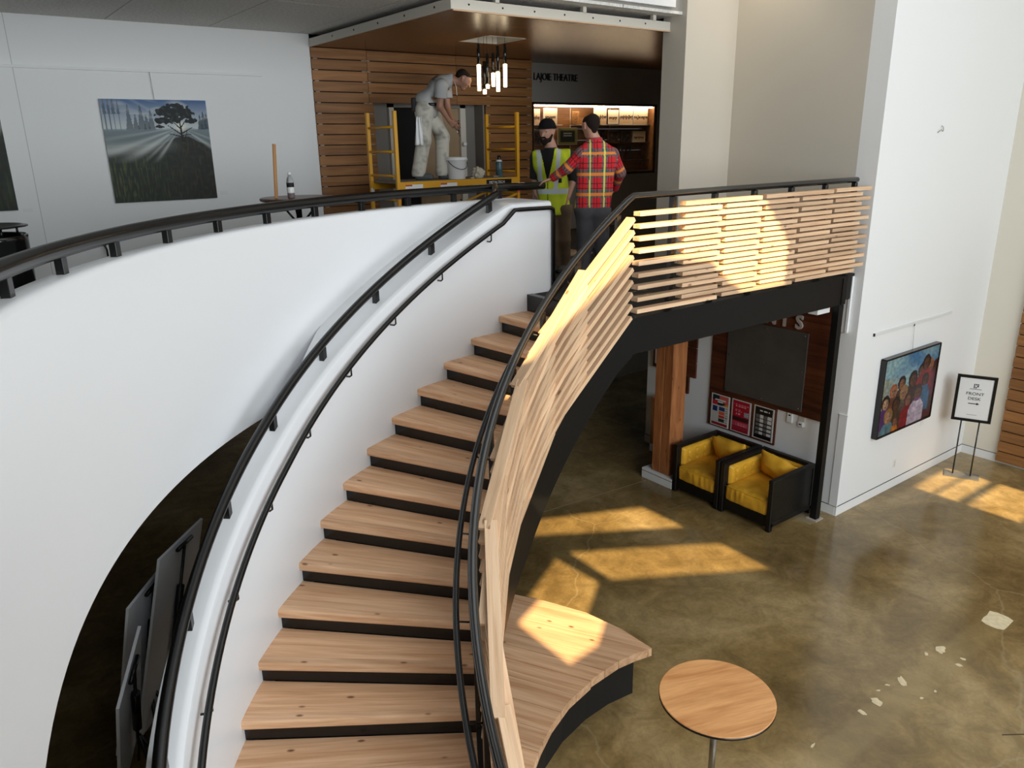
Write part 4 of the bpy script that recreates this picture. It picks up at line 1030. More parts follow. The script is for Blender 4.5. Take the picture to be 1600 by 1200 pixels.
def photo(kind, s):
    def fn(u, v):
        if kind == 'plaque': return lin((120, 84, 48)) if int(v*18+nz(u*8, v*8, s)*2) % 2 and .15 < u < .85 and .1 < v < .9 else lin((168, 120, 70))
        if kind == 'green':
            c = lin((22, 30, 26)) if .1 < u < .9 and .13 < v < .87 else lin((122, 118, 60))
            if (abs(v-.66) < .03 and .25 < u < .75) or (abs(v-.53) < .02 and .3 < u < .7) or (abs(v-.30) < .02 and .2 < u < .8): c = lin((150, 160, 150))
            return c
        if kind == 'dark': return mixc(lin((22, 18, 18)), lin((96, 70, 56)), max(0, nz(u*4, v*4, s))*1.6) if .1 < u < .9 and .1 < v < .9 else lin((70, 56, 44))
        sky, gnd = lin((226, 206, 176)), lin((200, 168, 130))
        c = mixc(gnd, sky, v*1.3)
        if abs(v-.42) < .09+.08*nz(u*9, 0, s): c = mixc(lin((70, 52, 40)), c, max(0, nz(u*16, v*14, s+1)*1.5))
        if kind == 'framed' and not (.12 < u < .88 and .12 < v < .88): c = lin((214, 204, 180))
        return c
    return fn
def stand_photo(xa, xb, zb, zt, kind, label, frame=None, y=11.03, s=0):
    # pixel-true position on the shelf: the case was measured at y = 10.9
    t = box('photograph', xa, xb, y, y+.012, zb, zt, frame or M_['plastic_white']); tag(t, label, 'photograph', 'photographs in the display case')
    picture('print', xb-xa-.012, zt-zb-.012, photo(kind, s), 18, 14, face_M((xa+.006, y-.001, zb+.006), (1, 0, 0), (0, -1, 0)), PAINT, t)
    return t
def cx_(px): return 8.61+(px-833)/(1024-833)*(11.60-8.61)+.05
stand_photo(cx_(833), cx_(846), 4.968, 5.22, 'view', 'pale unframed photograph at the left end of the lit shelf', s=1)
stand_photo(cx_(851), cx_(871), 4.968, 5.24, 'framed', 'pale framed group photograph second from left on the lit shelf', M_['trimwhite'], s=2)
stand_photo(cx_(893), cx_(904), 4.968, 5.20, 'plaque', 'small brown plaque on the lit shelf', M_['cedar'], s=3)
stand_photo(cx_(927), cx_(947), 4.968, 5.265, 'view', 'large pale photograph behind the head of the man in plaid', s=4)
stand_photo(cx_(949), cx_(967), 4.968, 5.23, 'framed', 'black framed photograph on the lit shelf', M_['black'], s=5)
stand_photo(cx_(968.5), cx_(991), 4.968, 5.265, 'view', 'sepia beach photograph on the lit shelf', s=6)
stand_photo(cx_(992.5), cx_(1017), 4.968, 5.265, 'view', 'sepia crowd photograph at the right end of the lit shelf', s=7)
stand_photo(cx_(872), cx_(901), 4.618, 4.91, 'green', 'green edged dark certificate on the second shelf', M_['trimwhite'], s=8)
stand_photo(cx_(835), cx_(848), 4.618, 4.86, 'dark', 'dim photograph at the left end of the second shelf', M_['taupe'], s=9)
stand_photo(cx_(936), cx_(945), 4.638, 4.88, 'dark', 'narrow dark photograph on the second shelf', M_['taupe'], s=10)
stand_photo(cx_(950), cx_(967), 4.638, 4.86, 'dark', 'brown framed portrait on the second shelf', M_['cedar'], s=11)
stand_photo(cx_(971), cx_(989), 4.638, 4.86, 'dark', 'dark blue framed photograph on the second shelf', M_['black'], s=12)
stand_photo(cx_(991), cx_(1014), 4.638, 4.85, 'framed', 'grey framed landscape photograph at the right end of the second shelf', M_['taupe'], s=13)
RIB = simple('faded_ribbon', (.16, .14, .12), .7)
for i, (px, cl_) in enumerate(((971, (.16, .14, .12)), (977.5, (.22, .2, .17)), (984, (.17, .05, .04)), (991, (.14, .13, .12)))):
    t = box('ribbon', cx_(px), cx_(px)+.05, 11.10, 11.105, 4.316, 4.58, simple('ribbon_cloth', cl_, .7)); tag(t, ['grey ribbon', 'pale grey ribbon', 'red ribbon', 'brown ribbon'][i]+' hanging on the lower shelf of the display case', 'ribbon')

# ------------------------------------------------------------------ gallery wall
YW = 10.6
pl = empty('landscape_painting', (2.46, YW, 4.04)); tag(pl, 'square unframed painting of a pine with sunrays over a meadow', 'painting')
box('stretcher', 1.865, 3.08, YW-.04, YW-.001, 4.04, 5.235, simple('canvas_edge', (.45, .45, .44), .7), pl)
picture('canvas', 1.215, 1.195, landscape, 170, 170, face_M((1.865, YW-.041, 4.04), (1, 0, 0), (0, -1, 0)), PAINT, pl)
p2_ = empty('landscape_painting', (.3, YW, 4.0)); tag(p2_, 'dark green painting cut off by the left edge of the picture', 'painting')
box('stretcher', -.35, .845, YW-.04, YW-.001, 4.02, 5.1, bpy.data.materials['canvas_edge'], p2_)
picture('canvas', 1.195, 1.08, lambda u, v: landscape(u*.5, v*.55), 60, 60, face_M((-.35, YW-.041, 4.02), (1, 0, 0), (0, -1, 0)), PAINT, p2_)
ar = box('picture_rail', -3.0, 3.85, YW-.02, YW-.001, 5.545, 5.575, M_['wall'], bevel=.003); tag(ar, 'white picture hanging rail along the gallery wall', 'picture rail')
tube('cord', [(2.47, YW-.025, 5.55), (2.48, YW-.03, 5.24)], .003, M_['steel'], ar, 5); tube('cord', [(.3, YW-.025, 5.55), (.3, YW-.03, 5.1)], .003, M_['steel'], ar, 5)
jt = struct(box('trim_5', 1.060, 1.066, YW-.0012, YW+.001, L, 6.1, simple('wall_joint_line', (.45, .45, .44), .7)), 'vertical panel joint of the gallery wall')
tag(box('caption_card', 3.13, 3.23, YW-.004, YW+.001, 4.075, 4.12, M_['plastic_white']), 'small white caption card right of the landscape painting', 'card')
tag(box('caption_card', .89, .99, YW-.004, YW+.001, 3.99, 4.03, M_['plastic_white']), 'small white caption card beside the cut-off painting', 'card')
ot = box('wall_outlet', 1.62, 1.70, YW-.007, YW+.001, 3.50, 3.63, M_['plastic_white'], bevel=.002); tag(ot, 'white wall outlet with a plugged cable low on the gallery wall', 'outlet')
box('plug', 1.645, 1.68, YW-.04, YW-.006, 3.54, 3.58, M_['black'], ot)
tag(tube('power_cable', [(1.66, YW-.04, 3.56), (1.67, YW-.10, 3.50), (1.66, YW-.16, 3.36), (1.58, YW-.35, 3.22), (1.2, YW-1.0, 3.150), (.6, YW-1.6, 3.145), (.1, YW-2.0, 3.145)], .012, M_['black'], None, 6), 'thin black power cable running from the gallery wall outlet', 'cable')

# round black bin at the left edge
bn_ = empty('waste_bin', (.36, 8.02, L)); tag(bn_, 'round black bin with a raised flat lid at the left edge', 'bin')
lathe('body', [(.30, 0), (.30, .02), (.315, .80), (.32, .84), (.305, .85), (.29, .84), (.28, .6)], M_['black_gloss'], bn_, 40)
lathe('lid', [(.30, .91), (.33, .914), (.33, .924), (.30, .93)], M_['black'], bn_, 40)
for k in range(4): tube('lid_post', [(.36+.27*math.cos(k*PI/2+.4), 8.02+.27*math.sin(k*PI/2+.4), L+.82), (.36+.27*math.cos(k*PI/2+.4), 8.02+.27*math.sin(k*PI/2+.4), L+.915)], .01, M_['black'], bn_, 8)
# high round table with stick and bottle
ht = empty('bar_table', (3.10, 7.86, L)); tag(ht, 'tall round dark wood table behind the parapet', 'table')
lathe('table_top', [(.36, 1.0), (.375, 1.008), (.38, 1.025), (.37, 1.035)], wood('walnut_top', (.05, .022, .012), (.13, .06, .033), .35, across=12), ht, 48)
lathe('stem', [(.03, .02), (.03, 1.0)], M_['black'], ht, 16); lathe('foot', [(.24, 0), (.24, .01), (.05, .03)], M_['black'], ht, 32)
for k in range(3): tube('brace', [(3.10+.06*math.cos(k*2.1), 7.86+.06*math.sin(k*2.1), L+.80), (3.10+.26*math.cos(k*2.1), 7.86+.26*math.sin(k*2.1), L+1.0)], .012, M_['black'], ht, 6)
sk = empty('wooden_stick', (2.86, 7.78, L+1.035)); tag(sk, 'plain wooden stick standing on the tall round table', 'stick')
beam('stick', (2.845, 7.78, L+1.036), (2.90, 7.84, L+1.56), .035, .022, wood('stick_wood', (.36, .17, .06), (.5, .27, .11), .5), sk, up=(.6, -.8, 0))
bo = empty('drink_bottle', (2.98, 7.72, L+1.035)); tag(bo, 'clear plastic bottle with white label and dark red drink on the table', 'bottle')
m, nt, b = nmat('clear_plastic'); b.inputs['Base Color'].default_value = (.75, .78, .80, 1); b.inputs['Transmission Weight'].default_value = .8; b.inputs['Roughness'].default_value = .12; b.inputs['IOR'].default_value = 1.2; CLEAR = m
lathe('bottle_body', [(.028, 0), (.036, .008), (.036, .155), (.030, .19), (.016, .218), (.014, .232)], CLEAR, bo, 24)
lathe('drink', [(.028, .004), (.033, .010), (.033, .05)], simple('red_drink', (.12, .006, .006), .2), bo, 20)
lathe('label', [(.0365, .055), (.0368, .056), (.0368, .108), (.0365, .109)], M_['plastic_white'], bo, 24); lathe('label_band', [(.0366, .110), (.0369, .111), (.0369, .15), (.0366, .151)], M_['black_matt'], bo, 24)
lathe('cap', [(.017, .228), (.017, .248), (.015, .252)], M_['plastic_white'], bo, 20)

# ------------------------------------------------------------------ rolling scaffold
PZ = L+1.075
sf = empty('rolling_scaffold', (5.86, 9.37, L)); tag(sf, 'yellow rolling scaffold with ladder ends and a platform', 'scaffold')
Y = M_['scaffold']; XA, XZ, YA, YZ = 4.90, 6.82, 9.0, 9.74
for x in (XA, XZ):
    for y in (YA, YZ):
        beam('leg', (x, y, L+.12), (x, y, L+1.94), .045, .045, Y, sf, up=(0, 1, 0))
        lathe('caster', [(.02, -.02), (.06, -.018), (.06, .018), (.02, .02)], M_['black'], sf, 16, (x-5.86, y-9.37, .06), (PI/2, 0, 0)); box('caster_fork', x-.02, x+.02, y-.03, y+.03, L+.06, L+.13, M_['steel'], sf)
        for z_ in (.86, .93): box('warning_label', x-.024, x+.024, y-.0245, y-.0230, L+z_, L+z_+.05, simple('red_white_label', (.6, .08, .05) if z_ < .9 else (.7, .7, .68), .5), sf)
    for z_ in (.25, .55, .85, 1.15, 1.45, 1.75): tube('rung', [(x, YA, L+z_), (x, YZ, L+z_)], .016, Y, sf, 8)
for y in (YA, YZ):
    box('platform_rail', XA+.0, XZ, y-.025, y+.025, PZ-.115, PZ, Y, sf, .004)
box('platform', XA+.02, XZ-.02, YA+.02, YZ-.02, PZ-.02, PZ+.002, simple('worn_plywood', (.20, .17, .13), .8, var=.25, vscale=9), sf)
text('maker_lettering', 'METALTECH', .050, M_['plastic_white'], sf, .0005, face_M((6.44, YA-.0275, PZ-.058), (1, 0, 0), (0, -1, 0)), .95); box('maker_plate', 6.26, 6.69, YA-.0270, YA-.0245, PZ-.095, PZ-.02, M_['black'], sf)
for a in (4.99, 5.52):
    box('sticker', a, a+.26, YA-.027, YA-.0245, PZ-.085, PZ-.035, M_['plastic_white'], sf); box('sticker_band', a, a+.10, YA-.0278, YA-.0268, PZ-.055, PZ-.035, simple('red_sticker', (.5, .05, .03), .5), sf)
for a in ((XA, YZ, XZ, YZ), (XA, YA, XZ, YA)): beam('brace', (a[0], a[1], L+.25), (a[2], a[3], L+.85), .02, .03, Y, sf)
beam('wheel_lock', (XA+.2, YA+.2, L+.5), (XA+.25, YA+.25, L+.95), .03, .03, Y, sf, up=(0, 1, 0))
# things on the platform
bk = empty('plaster_bucket', (5.90, 9.16, PZ)); tag(bk, 'white plastic bucket with a wire handle on the scaffold', 'bucket')
lathe('pail', [(.115, 0), (.118, .005), (.14, .255), (.147, .26), (.147, .285), (.138, .29), (.13, .28)], M_['plastic_white'], bk, 32)
lathe('rim', [(.150, .245), (.152, .25), (.152, .262), (.150, .265)], M_['plastic_white'], bk, 32)
tube('handle', [Vector((5.90, 9.16, PZ))+Vector((.143*math.cos(a), -.05-.09*math.sin(a) if False else -.143*math.sin(a)*.98-.006, .25-.12*math.sin(a))) for a in np.linspace(0.02, PI-.02, 14)], .004, M_['black'], bk, 6)
rg = empty('crumpled_rag', (6.24, 9.14, PZ)); tag(rg, 'crumpled cream rag on the scaffold between bucket and can', 'rag')
bm = bmesh.new(); bmesh.ops.create_icosphere(bm, subdivisions=4, radius=.085)
for v in bm.verts:
    n_ = abs(noise.noise(v.co*22))+.5*abs(noise.noise(v.co*50+Vector((3, 1, 2)))); v.co *= .74+.55*n_; v.co.z = max(-.06, v.co.z)
bm.normal_update(); o = from_bm('cloth', bm, simple('cream_rag', (.55, .50, .40), .9), rg, smooth=True); o.location = (0, 0, .062)
cn_ = empty('spray_can', (6.60, 9.14, PZ)); tag(cn_, 'tall blue and grey spray can on the scaffold', 'can')
lathe('can_body', [(.045, 0), (.048, .004), (.048, .20), (.044, .212)], simple('blue_grey_can', (.06, .12, .14), .35, var=.5, vscale=14), cn_, 24)
lathe('shoulder', [(.046, .212), (.044, .222), (.028, .238)], M_['plastic_white'], cn_, 24); lathe('cap', [(.026, .236), (.028, .25), (.024, .285), (.012, .295)], M_['black'], cn_, 20)
tag(box('sanding_block', 6.47, 6.56, 9.10, 9.16, PZ+.002, PZ+.025, M_['taupe'], bevel=.004), 'small grey sanding block on the scaffold beside the can', 'block')
tag(box('putty_scraper', 6.08, 6.14, 9.08, 9.12, PZ+.002, PZ+.014, M_['trimwhite'], bevel=.003), 'pale putty scraper on the scaffold left of the rag', 'tool')
# thin tan slab marking a tan shape on the landing floor
tag(box('flat_tan_slab', 7.0, 7.55, 8.2, 8.75, L+.001, L+.02, M_['tan'], bevel=.003), 'flat tan slab on the dark landing floor behind the men', 'board')

# recessed downlights washing the cream walls (lamps the hall has)
def downlight(name, loc, e, col=(1, .86, .66), size=110, blend=.6):
    d = bpy.data.lights.new(name, 'SPOT'); d.energy = e; d.spot_size = R(size); d.spot_blend = blend; d.color = col; d.shadow_soft_size = .06
    o = bpy.data.objects.new(name, d); link(o); o.location = loc; return o
downlight('wall_downlight', (8.05, 6.35, 7.4), 45, size=95)
downlight('wall_downlight', (8.25, 5.5, 7.6), 40, size=95)
downlight('lobby_downlight', (9.0, 9.0, 5.9), 14, size=120)

# ------------------------------------------------------------------ people: smooth bodies grown around posed skeletons
CAMF = Vector((math.sin(GRID), math.cos(GRID), 0)); CAMR = Vector((math.cos(GRID), -math.sin(GRID), 0))
def J(px, py, depth):
    d = CF+CR*((px-800)/FPX)-CU*((py-600)/FPX)
    return Vector((0, 0, EYE))+d*(depth/d.dot(CAMF))
def surface_nets(vals, org, h):
    ins = vals < 0
    c = np.zeros(tuple(s-1 for s in vals.shape), dtype=np.int8)
    for dx in (0, 1):
        for dy in (0, 1):
            for dz in (0, 1): c += ins[dx:dx+c.shape[0], dy:dy+c.shape[1], dz:dz+c.shape[2]]
    act = (c > 0) & (c < 8)
    idx = -np.ones(c.shape, dtype=np.int64); ids = np.argwhere(act); idx[act] = np.arange(len(ids))
    acc = np.zeros((len(ids), 3)); cnt = np.zeros(len(ids))
    corners = [(dx, dy, dz) for dx in (0, 1) for dy in (0, 1) for dz in (0, 1)]
    for a in corners:
        for ax in range(3):
            if a[ax]: continue
            b_ = list(a); b_[ax] = 1
            va = vals[ids[:, 0]+a[0], ids[:, 1]+a[1], ids[:, 2]+a[2]]; vb = vals[ids[:, 0]+b_[0], ids[:, 1]+b_[1], ids[:, 2]+b_[2]]
            m_ = (va < 0) != (vb < 0)
            t = np.where(m_, va/np.where(m_, va-vb, 1), 0)
            p = np.tile(np.array(a, float), (len(ids), 1)); p[:, ax] += t
            acc[m_] += p[m_]; cnt[m_] += 1
    V = (ids+acc/cnt[:, None])*h+org
    F = []
    for ax in range(3):
        o1, o2 = (ax+1) % 3, (ax+2) % 3
        s0 = [slice(None)]*3; s1 = [slice(None)]*3; s0[ax] = slice(0, -1); s1[ax] = slice(1, None)
        A, B = ins[tuple(s0)], ins[tuple(s1)]
        e = np.argwhere(A != B)
        e = e[(e[:, o1] > 0) & (e[:, o2] > 0) & (e[:, o1] < vals.shape[o1]-1) & (e[:, o2] < vals.shape[o2]-1)]
        flip = A[e[:, 0], e[:, 1], e[:, 2]]
        q = []
        for d1, d2 in ((-1, -1), (0, -1), (0, 0), (-1, 0)):
            w_ = e.copy(); w_[:, o1] += d1; w_[:, o2] += d2; q.append(idx[w_[:, 0], w_[:, 1], w_[:, 2]])
        q = np.stack(q, 1); q[~flip] = q[~flip][:, ::-1]; F.append(q)
    return V, np.concatenate(F)
def sdf_mesh(name, prims, h, k, mat, parent, cuts=(), colour=None, smooth=True, subtract=()):
    """prims: (a, b, ra, rb[, flat]) tapered capsules blended together; cuts: (point, normal) half spaces removed; colour(p, prim_index, t)"""
    pts = np.array([list(p[0]) for p in prims]+[list(p[1]) for p in prims]); rm = max(max(p[2], p[3]) for p in prims)
    lo = pts.min(0)-rm-3*h-k; hi = pts.max(0)+rm+3*h+k
    n = np.ceil((hi-lo)/h).astype(int)+1
    ax = [lo[i]+h*np.arange(n[i]) for i in range(3)]
    vals = np.full(tuple(n), 1.0, dtype=np.float32)
    for p in prims:
        a, b_ = np.array(p[0], float), np.array(p[1], float); ra, rb = p[2], p[3]
        l2 = np.minimum(a, b_)-max(ra, rb)-k-2*h; h2 = np.maximum(a, b_)+max(ra, rb)+k+2*h
        i0 = np.maximum(0, ((l2-lo)/h).astype(int)); i1 = np.minimum(n, ((h2-lo)/h).astype(int)+2)
        X, Y_, Z_ = np.meshgrid(ax[0][i0[0]:i1[0]], ax[1][i0[1]:i1[1]], ax[2][i0[2]:i1[2]], indexing='ij')
        d = b_-a; L2 = max(1e-9, d@d)
        px, py, pz = X-a[0], Y_-a[1], Z_-a[2]
        t = np.clip((px*d[0]+py*d[1]+pz*d[2])/L2, 0, 1)
        qx, qy, qz = px-t*d[0], py-t*d[1], pz-t*d[2]
        if len(p) > 4 and p[4] is not None:
            fd, fs_ = np.array(p[4][0], float), p[4][1]       # flatten along a direction
            s_ = qx*fd[0]+qy*fd[1]+qz*fd[2]; e = (1/fs_-1)*s_
            qx, qy, qz = qx+e*fd[0], qy+e*fd[1], qz+e*fd[2]
        ds = np.sqrt(qx*qx+qy*qy+qz*qz)-(ra+(rb-ra)*t)
        sub = vals[i0[0]:i1[0], i0[1]:i1[1], i0[2]:i1[2]]
        kk = k if len(p) < 6 else p[5]
        hh = np.clip(.5+.5*(sub-ds)/kk, 0, 1)
        vals[i0[0]:i1[0], i0[1]:i1[1], i0[2]:i1[2]] = sub*(1-hh)+ds*hh-kk*hh*(1-hh)
    if cuts:
        X, Y_, Z_ = np.meshgrid(*ax, indexing='ij')
        for c in cuts:
            cp, cn2 = c[0], c[1]
            dd = (X-cp[0])*cn2[0]+(Y_-cp[1])*cn2[1]+(Z_-cp[2])*cn2[2]
            if len(c) > 2:   # only near the point
                rr = np.sqrt((X-cp[0])**2+(Y_-cp[1])**2+(Z_-cp[2])**2); dd = np.where(rr < c[2], dd, -1)
            vals = np.maximum(vals, dd)
    V, F = surface_nets(vals, lo, h)
    me = bpy.data.meshes.new(name); o_ = np.array(parent.location) if parent else np.zeros(3)
    me.from_pydata((V-o_).tolist(), [], F.tolist()); me.update()
    if colour:
        cen = V[F].mean(1); at = me.attributes.new('paint', 'FLOAT_COLOR', 'FACE'); flat = []
        A_ = np.array([list(p[0]) for p in prims], float); B_ = np.array([list(p[1]) for p in prims], float); D_ = B_-A_; L_2 = (D_**2).sum(1)
        rad = np.array([[p[2], p[3]] for p in prims])
        for c in cen:
            t = np.clip(((c-A_)*D_).sum(1)/np.maximum(L_2, 1e-9), 0, 1); q = A_+D_*t[:, None]
            dist = np.sqrt(((c-q)**2).sum(1))-(rad[:, 0]+(rad[:, 1]-rad[:, 0])*t)
            i_ = int(dist.argmin()); col = colour(Vector(c), i_, float(t[i_]*math.sqrt(L_2[i_])), Vector(c-q[i_])); flat += [*col, 1.0]
        at.data.foreach_set('color', flat)
    o = mobj(name, me, mat, parent, smooth)
    return o
SKIN = simple('skin', (.42, .22, .15), .5); SKIN2 = simple('skin_tanned', (.30, .15, .095), .5); HAIR = simple('dark_brown_hair', (.014, .009, .007), .85, spec=.15)
CLOTH = attr_mat('printed_cloth', .85)
def cap(a, b_, ra, rb=None, *x): return (Vector(a), Vector(b_), ra, rb if rb is not None else ra, *x)
def hand_prims(wr, tip_dir, palm_n, thumb_side, curl=.4, s=1.0):
    """palm and five separate fingers; tip_dir from the wrist, palm_n out of the palm"""
    t = Vector(tip_dir).normalized(); n_ = Vector(palm_n); n_ = (n_-t*n_.dot(t)).normalized(); sd_ = t.cross(n_)*thumb_side
    wr = Vector(wr); out = []
    for q in (-.026, -.009, .009, .026): out.append(cap(wr+sd_*q*.7*s, wr+t*.085*s+sd_*q*s, .014*s, .012*s, None, .012))
    for q, ln_ in ((.030, .066), (.010, .076), (-.010, .070), (-.029, .054)):
        b0 = wr+t*.085*s+sd_*q*s; d1 = (t+n_*curl*.6).normalized(); b1 = b0+d1*ln_*.5*s; d2 = (t+n_*curl*1.8).normalized(); b2 = b1+d2*ln_*.5*s
        out += [cap(b0, b1, .0095*s, .009*s, None, .004), cap(b1, b2, .009*s, .0075*s, None, .004)]
    th0 = wr+t*.025*s+sd_*.026*s; th1 = th0+(t*.7+sd_*.8+n_*.2).normalized()*.04*s; th2 = th1+(t+sd_*.25+n_*.4).normalized()*.034*s
    out += [cap(th0, th1, .013*s, .011*s, None, .006), cap(th1, th2, .011*s, .008*s, None, .004)]
    return out
def head_prims(c, f, u, s=1.0):
    """c head centre, f face direction, u up of the head"""
    f = Vector(f).normalized(); u = Vector(u); u = (u-f*u.dot(f)).normalized(); r_ = f.cross(u); c = Vector(c)
    P_ = [cap(c+u*.025*s-f*.022*s, c+u*.02*s+f*.02*s, .083*s, .078*s, (tuple(r_), .90)), cap(c+f*.03*s-u*.03*s, c+f*.045*s-u*.085*s, .062*s, .036*s, (tuple(r_), .92)),
          cap(c+f*.085*s+u*.012*s, c+f*.108*s-u*.028*s, .010*s, .015*s, None, .012), cap(c+f*.082*s+u*.03*s+r_*.03*s, c+f*.082*s+u*.03*s-r_*.03*s, .012*s, .012*s, None, .02),
          cap(c+f*.080*s-u*.062*s+r_*.014*s, c+f*.080*s-u*.062*s-r_*.014*s, .010*s, .010*s, None, .010)]
    for q in (-1, 1): P_.append(cap(c+r_*q*.080*s+u*.018*s-f*.006*s, c+r_*q*.076*s-u*.022*s+f*.002*s, .017*s, .011*s, (tuple((f*.5+r_*q).normalized()), .6), .008))
    return P_, f, u, r_
def face_parts(parent, c, f, u, r_, s, skin_dark=(.25, .10, .08)):
    for q in (-1, 1):
        bm = bmesh.new(); bmesh.ops.create_uvsphere(bm, u_segments=10, v_segments=6, radius=.0115*s)
        o = from_bm('eye', bm, M_['black_gloss'], parent, smooth=True); o.location = Vector(c)+f*.081*s+u*.012*s+r_*q*.031*s-Vector(parent.location)
    o = tube('mouth', [Vector(c)+f*(.088-.004*abs(q))*s-u*.062*s+r_*q*.012*s for q in (-2, -1, 0, 1, 2)], .004*s, simple('lip', skin_dark, .5), parent, 6)

# --- man in the plaid shirt, seen from behind, hand on the rail
D = 8.7
pm = empty('person', J(926, 441, D)); pm.location.z = L; tag(pm, 'person in a red plaid shirt with their back turned, one hand on the rail', 'person', 'men talking on the landing')
nk, ch_, ws, hp = J(929, 219, D), J(932, 250, D), J(929, 296, D), J(926, 326, D)
sl, sR_ = J(908, 240, D-.03), J(957, 241, D+.02)
el, wl = J(886, 263, D+.03), J(862, 279, D+.14); hd_l = J(842, 286, 8.86)
er, wr_ = J(969, 270, D+.10), J(960, 295, D+.30)
hl, hr_ = J(914, 330, D), J(938, 331, D)
kl, kr = J(913, 386, D+.02), J(940, 387, D+.05); fl_, fr_ = Vector((*J(910, 441, D)[:2], L)), Vector((*J(942, 441, D)[:2], L))
hc = J(922, 197, D-.0); fdir = (CAMF*.80-CAMR*.55+Vector((0, 0, -.08)))
H_, hf, hu, hrr = head_prims(hc, fdir, (0, 0, 1), 1.0)
flat_t = (tuple(CAMF), .66)
torso = [cap(sl+CAMR*.03+Vector((0, 0, -.03)), sR_-CAMR*.03+Vector((0, 0, -.03)), .058, .058), cap(nk+Vector((0, 0, -.02)), sl+Vector((0, 0, -.005)), .052, .050), cap(nk+Vector((0, 0, -.02)), sR_+Vector((0, 0, -.005)), .052, .050), cap(ch_-CAMR*.09, ch_+CAMR*.085, .115, .115, flat_t), cap(ch_-CAMR*.05, ws-CAMR*.045, .150, .140, flat_t), cap(ch_+CAMR*.05, ws+CAMR*.04, .150, .140, flat_t), cap(ws-CAMR*.04, hp-CAMR*.05, .140, .140, flat_t), cap(ws+CAMR*.04, hp+CAMR*.04, .140, .140, flat_t), cap(nk, ch_, .06, .10)]
arms = [cap(sl, el, .055, .042), cap(el, wl, .042, .029), cap(sR_, er, .055, .042), cap(er, wr_, .042, .029)]
legs = [cap(hl, kl, .088, .062), cap(kl, fl_+Vector((0, 0, .09)), .060, .040), cap(hr_, kr, .088, .062), cap(kr, fr_+Vector((0, 0, .09)), .060, .040)]
feet = [cap(fl_+Vector((0, 0, .05)), fl_+CAMF*.17+Vector((0, 0, .035)), .045, .034), cap(fr_+Vector((0, 0, .05)), fr_+CAMF*.17+Vector((0, 0, .035)), .045, .034)]
body = H_+[cap(hc-hu*.05-hf*.02, nk, .055, .062)]+torso+arms+legs+feet+hand_prims(wl, hd_l-wl, (0, 0, -1), -1, .35)+hand_prims(wr_, CAMF*.3-CAMR*.5+Vector((0, 0, -.6)), -CAMR, 1, .5)
sdf_mesh('body', body, .0085, .03, SKIN, pm)
face_parts(pm, hc, hf, hu, hrr, 1.0)
def plaid_pattern(a, b_):
    red, dk, teal, org, yel, gry = lin((194, 34, 42)), lin((44, 24, 32)), lin((40, 92, 92)), lin((222, 128, 52)), lin((218, 200, 96)), lin((112, 84, 84))
    x, y = a % .155, b_ % .215
    gx, gy = x < .062, y < .085
    c = red
    if gx and gy: c = teal
    elif gx or gy: c = gry
    if min(abs(x-.108), abs(x-.075)*1.4) < .0045 or min(abs(y-.150), abs(y-.100)*1.4) < .0045: c = mixc(c, dk, .85)
    if abs(y-.035) < .016: c = mixc(org, c, .12)
    if abs(x-.030) < .0085: c = mixc(yel, c, .1) if not abs(y-.035) < .016 else yel
    return c
shirt = [(p[0], p[1], p[2]+.014, p[3]+.014, *p[4:]) for p in torso]+[(arms[0][0], arms[0][1], .066, .060), (arms[1][0], arms[1][1], .058, .045), (arms[2][0], arms[2][1], .066, .060), (arms[3][0], arms[3][1], .058, .045)]
nT = len(torso)
def plaid(p, i, t, off):
    if i < nT:
        q = p-ch_; return plaid_pattern(q.dot(CAMR)+.108+.02*nz(p.x*6, p.z*6)*.3, q.z+.395)
    a_ = t+(.30 if i in (nT+1, nT+3) else 0)
    ref = CAMF.cross(shirt[i][1]-shirt[i][0]).normalized()
    return plaid_pattern(math.atan2(off.dot(ref), off.dot(CAMF))*.06+.1, a_+.06)
sdf_mesh('plaid_shirt', shirt, .0085, .03, CLOTH, pm, cuts=[(wl-(wl-el).normalized()*.01, (wl-el).normalized(), .14), (wr_, (wr_-er).normalized(), .14), (hp-Vector((0, 0, .06)), (0, 0, -1)), (nk+Vector((0, 0, .015)), (0, 0, 1))], colour=plaid)
tube('collar', [nk+Vector((0, 0, .012))+CAMR*.068*math.cos(a)+CAMF*.062*math.sin(a) for a in np.linspace(0, 2*PI, 16, endpoint=False)], .018, simple('collar_red', (.30, .035, .035), .85), pm, 8, True)
GREYP = simple('dark_grey_trousers', (.045, .045, .050), .85, var=.15, vscale=10)
sdf_mesh('trousers', [cap(hl+Vector((0, 0, .02)), hr_+Vector((0, 0, .02)), .115, .115), (legs[0][0], legs[0][1], .105, .082), (legs[1][0], legs[1][1], .082, .072), (legs[2][0], legs[2][1], .105, .082), (legs[3][0], legs[3][1], .082, .072)], .012, .04, GREYP, pm, cuts=[(hp+Vector((0, 0, .02)), (0, 0, 1)), (fl_+Vector((0, 0, .05)), (0, 0, -1))])
sdf_mesh('boots', [(p[0], p[1], p[2]+.010, p[3]+.010) for p in feet], .010, .02, M_['black_matt'], pm, cuts=[(fl_+Vector((0, 0, .001)), (0, 0, -1))])
hair_c = hc-hf*.012+hu*.038
sdf_mesh('hair', [cap(hair_c-hf*.03, hair_c+hf*.03, .086, .074, (tuple(hrr), .92)), cap(hc-hf*.06-hu*.01, hc-hf*.055-hu*.05, .048, .036)], .008, .03, HAIR, pm, cuts=[(hc+hf*.052+hu*.01, tuple((hf*.9-hu*.5).normalized()))])
tube('watch', [wl-(wl-el).normalized()*.0+CAMF*.034*math.cos(a)+(wl-el).normalized().cross(CAMF).normalized()*.034*math.sin(a) for a in np.linspace(0, 2*PI, 12, endpoint=False)], .010, M_['black'], pm, 6, True)

